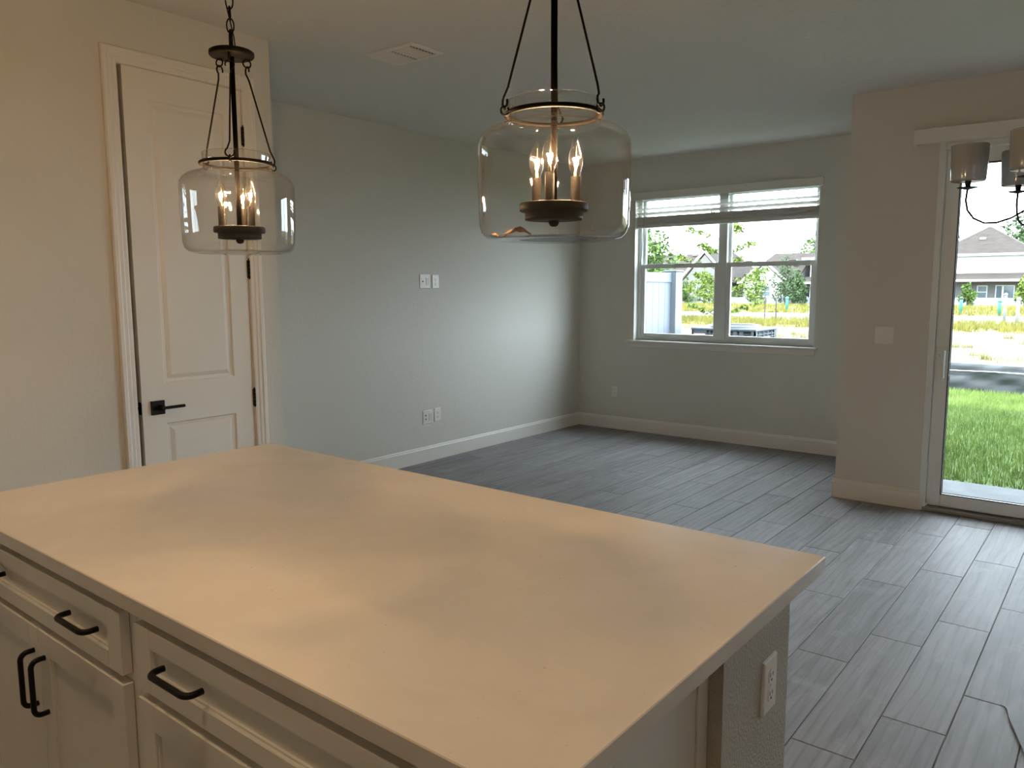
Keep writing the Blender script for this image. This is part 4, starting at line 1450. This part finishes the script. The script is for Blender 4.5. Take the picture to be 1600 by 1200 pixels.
# black silt fence at the end of the lawn
M_SILT = plain('dark_silt_cloth', s2l(48, 54, 60), 0.7, bump=(6, .6), var=(3, s2l(36, 40, 46)))
def silt():
    t = thing('silt_fence', (-2.5, 14.05, GZ), 'low dark grey silt fence cloth along the far edge of the lawn', 'silt fence')
    path = [(-30, 14.9), (-12, 14.35), (-1.25, 14.0), (6, 13.0)]
    pts = []
    for (ax, ay), (bx, by) in zip(path[:-1], path[1:]):
        n = max(2, int(abs(bx - ax) / .12))
        for k in range(n): pts.append((ax + (bx - ax) * k / n, ay + (by - ay) * k / n))
    pts.append(path[-1])
    rows = 9
    vs, fs = [], []
    for s_ in (0, 1):
        for i, (x, y) in enumerate(pts):
            for j in range(rows):
                v = j / (rows - 1)
                off = 0.025 * math.sin(x * 5 + v * 9) * math.sin(v * 3.1) + 0.015 * math.sin(x * 13 - v * 14)
                vs.append((x, y + off + s_ * .006, GZ - .03 + v * (0.44 + .012 * math.sin(x * 2.1)) + 0))
    N = len(pts) * rows
    for i in range(len(pts) - 1):
        for j in range(rows - 1):
            a = i * rows + j
            fs.append((a, a + rows, a + rows + 1, a + 1))
            fs.append((N + a, N + a + 1, N + a + rows + 1, N + a + rows))
    for i in range(len(pts) - 1):
        a = i * rows + rows - 1
        fs.append((a, a + rows, N + a + rows, N + a))
    m = MB(); m.add(vs, fs, True)
    m.build('cloth', M_SILT, t)
    part('pale_cord', M_WHT, t, lambda m: m.tube([(x, y - .030, GZ + .305 + .006 * math.sin(x * 3)) for x, y in pts[::3]], .006, 5))
    for x, y in ((-8.0, 14.26), (-4.6, 14.15), (-1.25, 14.05), (1.4, 13.68)):
        part('stake', M_BARK, t, lambda m: m.box(x - .02, x + .02, y + .03, y + .07, GZ - .1, GZ + .40, .002))
silt()

# trees and shrubs -------------------------------------------------------
def foliage(name, mat, blobs, n, size, parent):
    """leaf cards: small folded diamonds scattered through ellipsoids (cx,cy,cz,rx,ry,rz)"""
    B = np.array(blobs, float)
    vol = B[:, 3] * B[:, 4] * B[:, 5]
    i = rng.choice(len(B), n, p=vol ** .7 / (vol ** .7).sum())
    d = rng.normal(size=(n, 3)); d /= np.linalg.norm(d, axis=1)[:, None]
    r_ = rng.uniform(.25, 1, n) ** .5
    P = B[i, :3] + d * r_[:, None] * B[i, 3:6]
    a = rng.normal(size=(n, 3)); a /= np.linalg.norm(a, axis=1)[:, None]
    b = np.cross(a, rng.normal(size=(n, 3))); b /= np.linalg.norm(b, axis=1)[:, None]
    c = np.cross(a, b)
    L = size * rng.uniform(.6, 1.3, n)[:, None]
    V = np.empty((n, 4, 3))
    V[:, 0] = P - a * L
    V[:, 1] = P + b * L * .45 + c * L * .12
    V[:, 2] = P + a * L
    V[:, 3] = P - b * L * .45 + c * L * .12
    o_ = org(parent)
    V -= np.array(o_)
    me = bpy.data.meshes.new(name)
    me.vertices.add(4 * n); me.loops.add(4 * n); me.polygons.add(n)
    me.vertices.foreach_set('co', V.reshape(-1))
    me.loops.foreach_set('vertex_index', np.arange(4 * n, dtype=np.int32))
    me.polygons.foreach_set('loop_start', np.arange(0, 4 * n, 4, dtype=np.int32))
    me.update(calc_edges=True)
    me.materials.append(mat)
    o = bpy.data.objects.new(name, me)
    COL.objects.link(o)
    o.parent = parent
    o['kind'] = 'stuff'
    ORG[o.name] = o_
    return o
def tree(name, x, y, h, w_, trunk_h, mat, label, n=1800, leaf=.12, cat='tree', nb=9, seed=0, tr=.1, squash=1.0):
    r_ = random.Random(seed)
    t = thing(name, (x, y, FZ - .02), label, cat)
    m = MB()
    zt = FZ + trunk_h + (h - trunk_h) * .6
    m.tube([(x, y, FZ - .02), (x + .05, y, FZ + trunk_h * .6), (x, y, zt)], [tr, tr * .8, tr * .3], 8)
    bl = []
    for k in range(nb):
        f = (k + .5) / nb
        z = FZ + trunk_h + f * (h - trunk_h)
        env = math.sin(math.pi * min(1, .18 + f * .80)) ** .8 * w_ / 2 * squash
        a = k * 2.4 + r_.random()
        d = env * .55
        bx, by = x + d * math.cos(a), y + d * math.sin(a)
        rr = max(.15, env * r_.uniform(.55, .8))
        bl.append((bx, by, z, rr, rr, (h - trunk_h) / nb * 1.25 + rr * .25))
        m.tube([(x, y, z - rr * .6), (bx, by, z)], [tr * .35, tr * .12], 5)
    m.build('trunk', M_BARK, t)
    foliage('foliage', mat, bl, n, leaf, t)
    return t
def open_tree(name, x, y, h, w_, mat, label, seed, n=1500, leaf=.09, tr=.05, z0=.9, whorls=7, tilt=.35):
    """young tree with separate sprays of leaves along its branches"""
    r_ = random.Random(seed)
    t = thing(name, (x, y, FZ - .02), label, 'tree')
    m = MB()
    m.tube([(x, y, FZ - .02), (x + .03, y, FZ + h * .5), (x - .02, y, FZ + h)], [tr, tr * .7, tr * .2], 7)
    bl = []
    for k in range(whorls):
        z = FZ + z0 + (h - z0) * k / (whorls - .5)
        for q_ in range(3):
            a = k * 1.1 + q_ * 2.1 + r_.uniform(-.3, .3)
            L = w_ / 2 * (1 - .55 * k / whorls) * r_.uniform(.7, 1.1)
            p1 = (x + L * .5 * math.cos(a), y + L * .5 * math.sin(a), z + L * tilt * .6)
            p2 = (x + L * math.cos(a), y + L * math.sin(a), z + L * tilt)
            m.tube([(x, y, z), p1, p2], [tr * .4, tr * .25, tr * .1], 5)
            for u in (.45, .7, .95, 1.1):
                bl.append((x + L * u * math.cos(a), y + L * u * math.sin(a), z + L * tilt * u, .16 * w_ / 3, .16 * w_ / 3, .09 * w_ / 3))
    m.build('trunk', M_BARK, t)
    foliage('foliage', mat, bl, n, leaf, t)
    return t
open_tree('young_tree', -11.45, 26.0, 4.4, 3.1, M_LEAF[2], 'slender young tree with open leafy sprays behind the window mullion', 3, 2400, .075)
tree('broad_tree', -21.9, 40.0, 5.6, 3.6, 1.3, M_LEAF[0], 'leafy tree rising behind the white privacy fence at the window left', 2200, .16, seed=2, nb=11)
for nm, x, y, h, w_, mt, lb, n, nb in (
    ('shrub', -44.2, 90.0, 2.9, 2.4, 0, 'round bushy shrub beside the white privacy fence in the left window pane', 900, 6),
    ('shrub', -40.7, 88.0, 3.6, 3.6, 2, 'broad yellow-green shrub below the white gable in the left window pane', 1300, 8),
    ('shrub', -33.6, 86.0, 4.0, 2.9, 2, 'tall yellow-green shrub just right of the window mullion', 1200, 8),
    ('leafy_tree', -31.3, 89.0, 5.2, 3.4, 1, 'dark green leafy tree in front of the roofs in the right window pane', 1500, 9),
    ('conifer', -28.4, 85.0, 3.2, 2.0, 1, 'rounded dense evergreen at the right of the right window pane', 1500, 7),
    ('shrub', -13.0, 88.0, 2.2, 1.5, 0, 'small green shrub at the left post of the covered porch', 700, 6),
    ('shrub', -8.2, 88.0, 3.0, 1.8, 2, 'green shrub at the right end of the covered porch', 800, 6)):
    tree(nm, x, y, h, w_, .25, M_LEAF[mt], lb, n, .17, 'shrub' if nm != 'leafy_tree' else 'tree', nb, seed=int(abs(x) * 7), tr=.07)
tree('background_tree', -20.6, 125, 9.8, 5.0, 3, M_LEAF[1], 'tree behind the left slope of the two-storey hip roof', 1300, .3, seed=31, tr=.2)
tree('background_tree', -12.5, 126, 11.8, 9.0, 3, M_LEAF[1], 'large tree behind the right slope of the two-storey hip roof', 2200, .34, seed=33, tr=.25)
tree('background_tree', -39.6, 125, 10.2, 5.5, 3, M_LEAF[0], 'tree above the roofs at the right edge of the far window', 1300, .3, seed=35, tr=.2)

# posts in the field ------------------------------------------------------
M_TEAL = plain('teal_plastic', s2l(40, 104, 98), 0.5)
M_POSTW = plain('weathered_white_post', s2l(120, 120, 120), 0.7)
def post_(name, x, y, h, r_, mat, label, cat, capm=None):
    t = thing(name, (x, y, FZ - .02), label, cat)
    part('shaft', mat, t, lambda m: m.lathe([(0, 0), (r_, 0), (r_, h), (r_ * .7, h + r_ * .5), (0, h + r_ * .6)], 10, x, y, FZ - .02))
    part('cap', capm or mat, t, lambda m: m.lathe([(0, 0), (r_ * 1.25, 0), (r_ * 1.25, r_ * 1.2), (r_ * .6, r_ * 1.8), (0, r_ * 1.8)], 10, x, y, FZ + h - r_ * 1.5))
    return t
post_('marker_post', -21.7, 62.3, 1.15, .11, M_TEAL, 'teal marker post in the grass seen through the right window pane', 'marker post')
post_('marker_post', -9.33, 61.0, 1.2, .10, M_TEAL, 'teal marker post left of the small porch shrub, through the patio door', 'marker post', M_BARK)
post_('marker_post', -6.95, 60.0, 1.05, .10, M_TEAL, 'teal marker post beside the white posts, through the patio door', 'marker post')
post_('white_post', -5.54, 50.0, 1.55, .075, M_POSTW, 'white post standing in the road verge, left one of two by the patio door view', 'post')
post_('white_post', -4.72, 47.8, 1.35, .085, M_POSTW, 'white post at the right edge of the patio door view', 'post')
post_('thin_pole', -18.2, 48.3, 1.5, .035, M_BARK, 'thin dark pole left of its twin behind the air conditioner', 'pole')
post_('thin_pole', -16.3, 45.0, 1.5, .035, M_BARK, 'thin dark pole right of its twin behind the air conditioner', 'pole')
post_('stub_post', -26.6, 53.2, 0.75, .09, M_POSTW, 'short white stub post by the road in the left window pane', 'post')

# low white vinyl fence in front of the houses
def low_fence():
    y = 91.5
    t = thing('vinyl_fence', (-28, y, FZ - .02), 'long low white vinyl fence in front of the far houses', 'fence')
    x = -56.0
    st = 2.4
    while x < -2:
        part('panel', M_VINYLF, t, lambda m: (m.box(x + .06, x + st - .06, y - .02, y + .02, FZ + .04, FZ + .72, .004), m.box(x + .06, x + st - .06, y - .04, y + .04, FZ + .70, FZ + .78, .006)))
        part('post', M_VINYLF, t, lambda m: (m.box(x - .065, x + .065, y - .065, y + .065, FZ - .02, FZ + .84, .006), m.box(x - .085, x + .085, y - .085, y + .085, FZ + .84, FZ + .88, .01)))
        x += st
low_fence()

# houses -------------------------------------------------------------------
M_ROOF = ramp_mat('brown_shingles', [(0.3, (40, 34, 31)), (0.55, (49, 43, 40)), (0.75, (58, 51, 48))], 1.2, 0.9, 0.5, 6, (1, 1, 3), 0.05)
M_SIDE = plain('white_stucco', s2l(160, 160, 159), 0.85)
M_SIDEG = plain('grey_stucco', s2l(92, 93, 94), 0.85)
M_SIDEL = plain('light_grey_siding', s2l(84, 83, 81), 0.85)
M_FASC = plain('white_fascia', s2l(190, 188, 184), 0.6)
M_WPANE = plain('dark_house_window_pane', s2l(70, 84, 92), 0.12)
M_WGREEN = plain('green_tinted_window_pane', s2l(124, 170, 158), 0.15)
def hip(m, x0, x1, y0, y1, z, zr, ax0, ax1, t_=.15):
    ym = (y0 + y1) / 2
    vs = [(x0, y0, z), (x1, y0, z), (x1, y1, z), (x0, y1, z), (ax0, ym, zr), (ax1, ym, zr)]
    fs = [(0, 1, 5, 4), (1, 2, 5), (2, 3, 4, 5), (3, 0, 4), (3, 2, 1, 0)]
    m.add(vs, fs)
def gable_y(m, x0, x1, y0, y1, z, zr, t_=.16):
    """gable facing -y; ridge along y"""
    xm = (x0 + x1) / 2
    vs = [(x0, y0, z), (xm, y0, zr), (x1, y0, z), (x0, y1, z), (xm, y1, zr), (x1, y1, z)]
    vs += [(p[0], p[1], p[2] - t_) for p in vs]
    fs = [(0, 1, 4, 3), (1, 2, 5, 4), (6, 9, 10, 7), (7, 10, 11, 8), (0, 6, 7, 1), (1, 7, 8, 2), (3, 4, 10, 9), (4, 5, 11, 10), (0, 3, 9, 6), (2, 8, 11, 5)]
    m.add(vs, fs)
def hwindow(t, x0, x1, y, z0, z1, pane, rail=True):
    def fr(m):
        f = .09
        m.box(x0, x1, y - .06, y, z0, z0 + f); m.box(x0, x1, y - .06, y, z1 - f, z1)
        m.box(x0, x0 + f, y - .06, y, z0 + f, z1 - f); m.box(x1 - f, x1, y - .06, y, z0 + f, z1 - f)
        if rail: m.box(x0 + f, x1 - f, y - .06, y, (z0 + z1) / 2 - .04, (z0 + z1) / 2 + .04)
    w_ = part('window', M_FASC, t, fr)
    part('pane', pane, w_, lambda m: m.box(x0 + .08, x1 - .08, y - .03, y - .01, z0 + .08, z1 - .08))
def vent_pipe(t, x, y, z):
    part('roof_vent', plain('dark_roof_vent', s2l(80, 72, 68), .7), t, lambda m: m.box(x - .35, x + .35, y - .12, y + .12, z - .12, z + .22, .05))

def house_two_storey():
    t = thing('house', (-12.6, 103, FZ - .02), 'white two-storey house with brown hip roof and covered porch, through the patio door', 'house')
    part('wall', M_SIDE, t, lambda m: m.box(-18.0, -9.0, 100, 110, 2.1, 5.0))
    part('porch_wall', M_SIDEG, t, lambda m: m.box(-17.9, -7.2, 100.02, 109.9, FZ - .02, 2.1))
    part('roof', M_ROOF, t, lambda m: hip(m, -18.6, -8.4, 99.4, 110.6, 5.05, 8.3, -13.75, -13.55))
    part('fascia', M_FASC, t, lambda m: (m.box(-18.6, -8.4, 99.34, 99.44, 4.84, 5.07), m.box(-18.65, -18.55, 99.4, 110.6, 4.84, 5.07), m.box(-8.45, -8.35, 99.4, 110.6, 4.84, 5.07)))
    part('porch_roof', M_ROOF, t, lambda m: m.add([(-18.2, 96.8, 2.20), (-5.6, 96.8, 2.20), (-5.6, 100, 2.95), (-18.2, 100, 2.95), (-18.2, 96.8, 2.08), (-5.6, 96.8, 2.08), (-5.6, 100, 2.08), (-18.2, 100, 2.08)],
        [(0, 1, 2, 3), (7, 6, 5, 4), (0, 4, 5, 1), (1, 5, 6, 2), (2, 6, 7, 3), (3, 7, 4, 0)]))
    part('porch_fascia', M_FASC, t, lambda m: m.box(-18.25, -5.55, 96.72, 96.80, 2.02, 2.24))
    for x in (-16.0, -6.2):
        part('porch_column', M_SIDE, t, lambda m: m.box(x - .18, x + .18, 96.95, 97.3, FZ - .02, 2.08))
    hwindow(t, -14.05, -13.3, 100, 3.62, 4.55, M_WGREEN, False)
    hwindow(t, -13.85, -12.85, 100.02, .15, 1.60, M_WPANE)
    hwindow(t, -12.1, -11.4, 100.02, FZ + .1, 1.62, M_WPANE, False)
    hwindow(t, -11.4, -10.3, 100.02, FZ + .1, 1.62, M_WPANE, False)
    vent_pipe(t, -13.9, 102.2, 6.75)
house_two_storey()
def house_gable():
    t = thing('house', (-52, 102, FZ - .02), 'brown-roofed house with a white-edged gable in the left window panes', 'house')
    part('wall', M_SIDEG, t, lambda m: m.box(-64, -42, 99.6, 112, FZ - .02, 2.3))
    part('roof', M_ROOF, t, lambda m: m.add([(-66, 98.8, 2.25), (-41.6, 98.8, 2.25), (-41.6, 113, 2.25), (-66, 113, 2.25), (-66, 105.9, 6.35), (-44.5, 105.9, 6.30)],
        [(0, 1, 5, 4), (1, 2, 5), (2, 3, 4, 5), (3, 0, 4), (3, 2, 1, 0)]))
    part('gable_wall', M_SIDEL, t, lambda m: (m.prism([(-48.4, 2.2), (-41.9, 2.2), (-45.15, 5.85)], 97.6, 105.5, 'y'), m.box(-48.4, -41.9, 97.6, 99.7, FZ - .02, 2.2)))
    part('gable_roof', M_ROOF, t, lambda m: gable_y(m, -48.7, -41.6, 97.7, 106, 2.2, 6.25))
    part('gable_rake', M_FASC, t, lambda m: (m.tube([(-49.05, 97.42, 2.12), (-45.15, 97.42, 6.33)], .17, 4), m.tube([(-45.15, 97.42, 6.33), (-41.25, 97.42, 2.12)], .17, 4)))
    part('fascia', M_FASC, t, lambda m: m.box(-66, -49.2, 98.7, 98.82, 2.05, 2.27))
    hwindow(t, -46.2, -44.2, 97.6, .5, 1.9, M_WPANE)
    for x in (-50.2, -46.9):
        vent_pipe(t, x, 105.2, 6.1)
house_gable()
def house_hip():
    t = thing('house', (-36, 102, FZ - .02), 'low brown hip-roofed house in the right window panes', 'house')
    part('wall', M_SIDEG, t, lambda m: m.box(-40.6, -33.45, 99.6, 111, FZ - .02, 2.2))
    part('roof', M_ROOF, t, lambda m: m.add([(-41.05, 98.8, 2.2), (-33.4, 98.8, 2.2), (-33.4, 112, 2.2), (-41.05, 112, 2.2), (-38.6, 105.4, 6.0), (-33.4, 105.4, 6.0)],
        [(0, 1, 5, 4), (1, 2, 5), (2, 3, 4, 5), (3, 0, 4), (3, 2, 1, 0)]))
    part('gable_wall', M_SIDE, t, lambda m: (m.prism([(-39.6, 2.15), (-34.6, 2.15), (-37.1, 4.4)], 97.8, 103, 'y'), m.box(-39.6, -34.6, 97.8, 99.7, FZ - .02, 2.15)))
    part('gable_roof', M_ROOF, t, lambda m: gable_y(m, -39.9, -34.3, 97.9, 104, 2.15, 4.70))
    part('gable_rake', M_FASC, t, lambda m: (m.tube([(-40.25, 97.62, 2.07), (-37.1, 97.62, 4.77)], .15, 4), m.tube([(-37.1, 97.62, 4.77), (-33.95, 97.62, 2.07)], .15, 4)))
    part('fascia', M_FASC, t, lambda m: (m.box(-41.05, -40.3, 98.7, 98.82, 2.0, 2.22), m.box(-33.9, -33.4, 98.7, 98.82, 2.0, 2.22)))
    hwindow(t, -38.2, -36.2, 97.8, .3, 1.7, M_WPANE)
    part('gable_end', M_SIDEL, t, lambda m: m.prism([(99.0, 2.15), (111.6, 2.15), (105.4, 5.75)], -33.42, -33.36, 'x'))
    for x in (-36.5, -34.2):
        vent_pipe(t, x, 105.2, 5.85)
    for x in (-35.7, -34.6):
        vent_pipe(t, x, 102.2, 4.35)
house_hip()
def house_white():
    t = thing('house', (-27, 104, FZ - .02), 'white two-storey house cut off at the right edge of the far window', 'house')
    part('wall', M_SIDE, t, lambda m: m.box(-32.4, -23, 101, 111, FZ - .02, 5.1))
    part('roof', M_ROOF, t, lambda m: hip(m, -33.2, -22.2, 100.2, 111.8, 5.15, 8.3, -28.2, -27.4))
    part('fascia', M_FASC, t, lambda m: (m.box(-33.2, -22.2, 100.1, 100.22, 4.9, 5.17), m.box(-33.25, -33.15, 100.2, 111.8, 4.9, 5.17)))
    part('lower_roof', M_ROOF, t, lambda m: m.add([(-32.9, 98.6, 2.1), (-23, 98.6, 2.1), (-23, 101, 2.8), (-32.9, 101, 2.8), (-32.9, 98.6, 1.98), (-23, 98.6, 1.98), (-23, 101, 1.98), (-32.9, 101, 1.98)],
        [(0, 1, 2, 3), (7, 6, 5, 4), (0, 4, 5, 1), (1, 5, 6, 2), (2, 6, 7, 3), (3, 7, 4, 0)]))
    part('lower_fascia', M_FASC, t, lambda m: m.box(-32.95, -22.95, 98.52, 98.6, 1.92, 2.14))
    hwindow(t, -30.6, -29.4, 101, 3.4, 4.6, M_WPANE)
house_white()
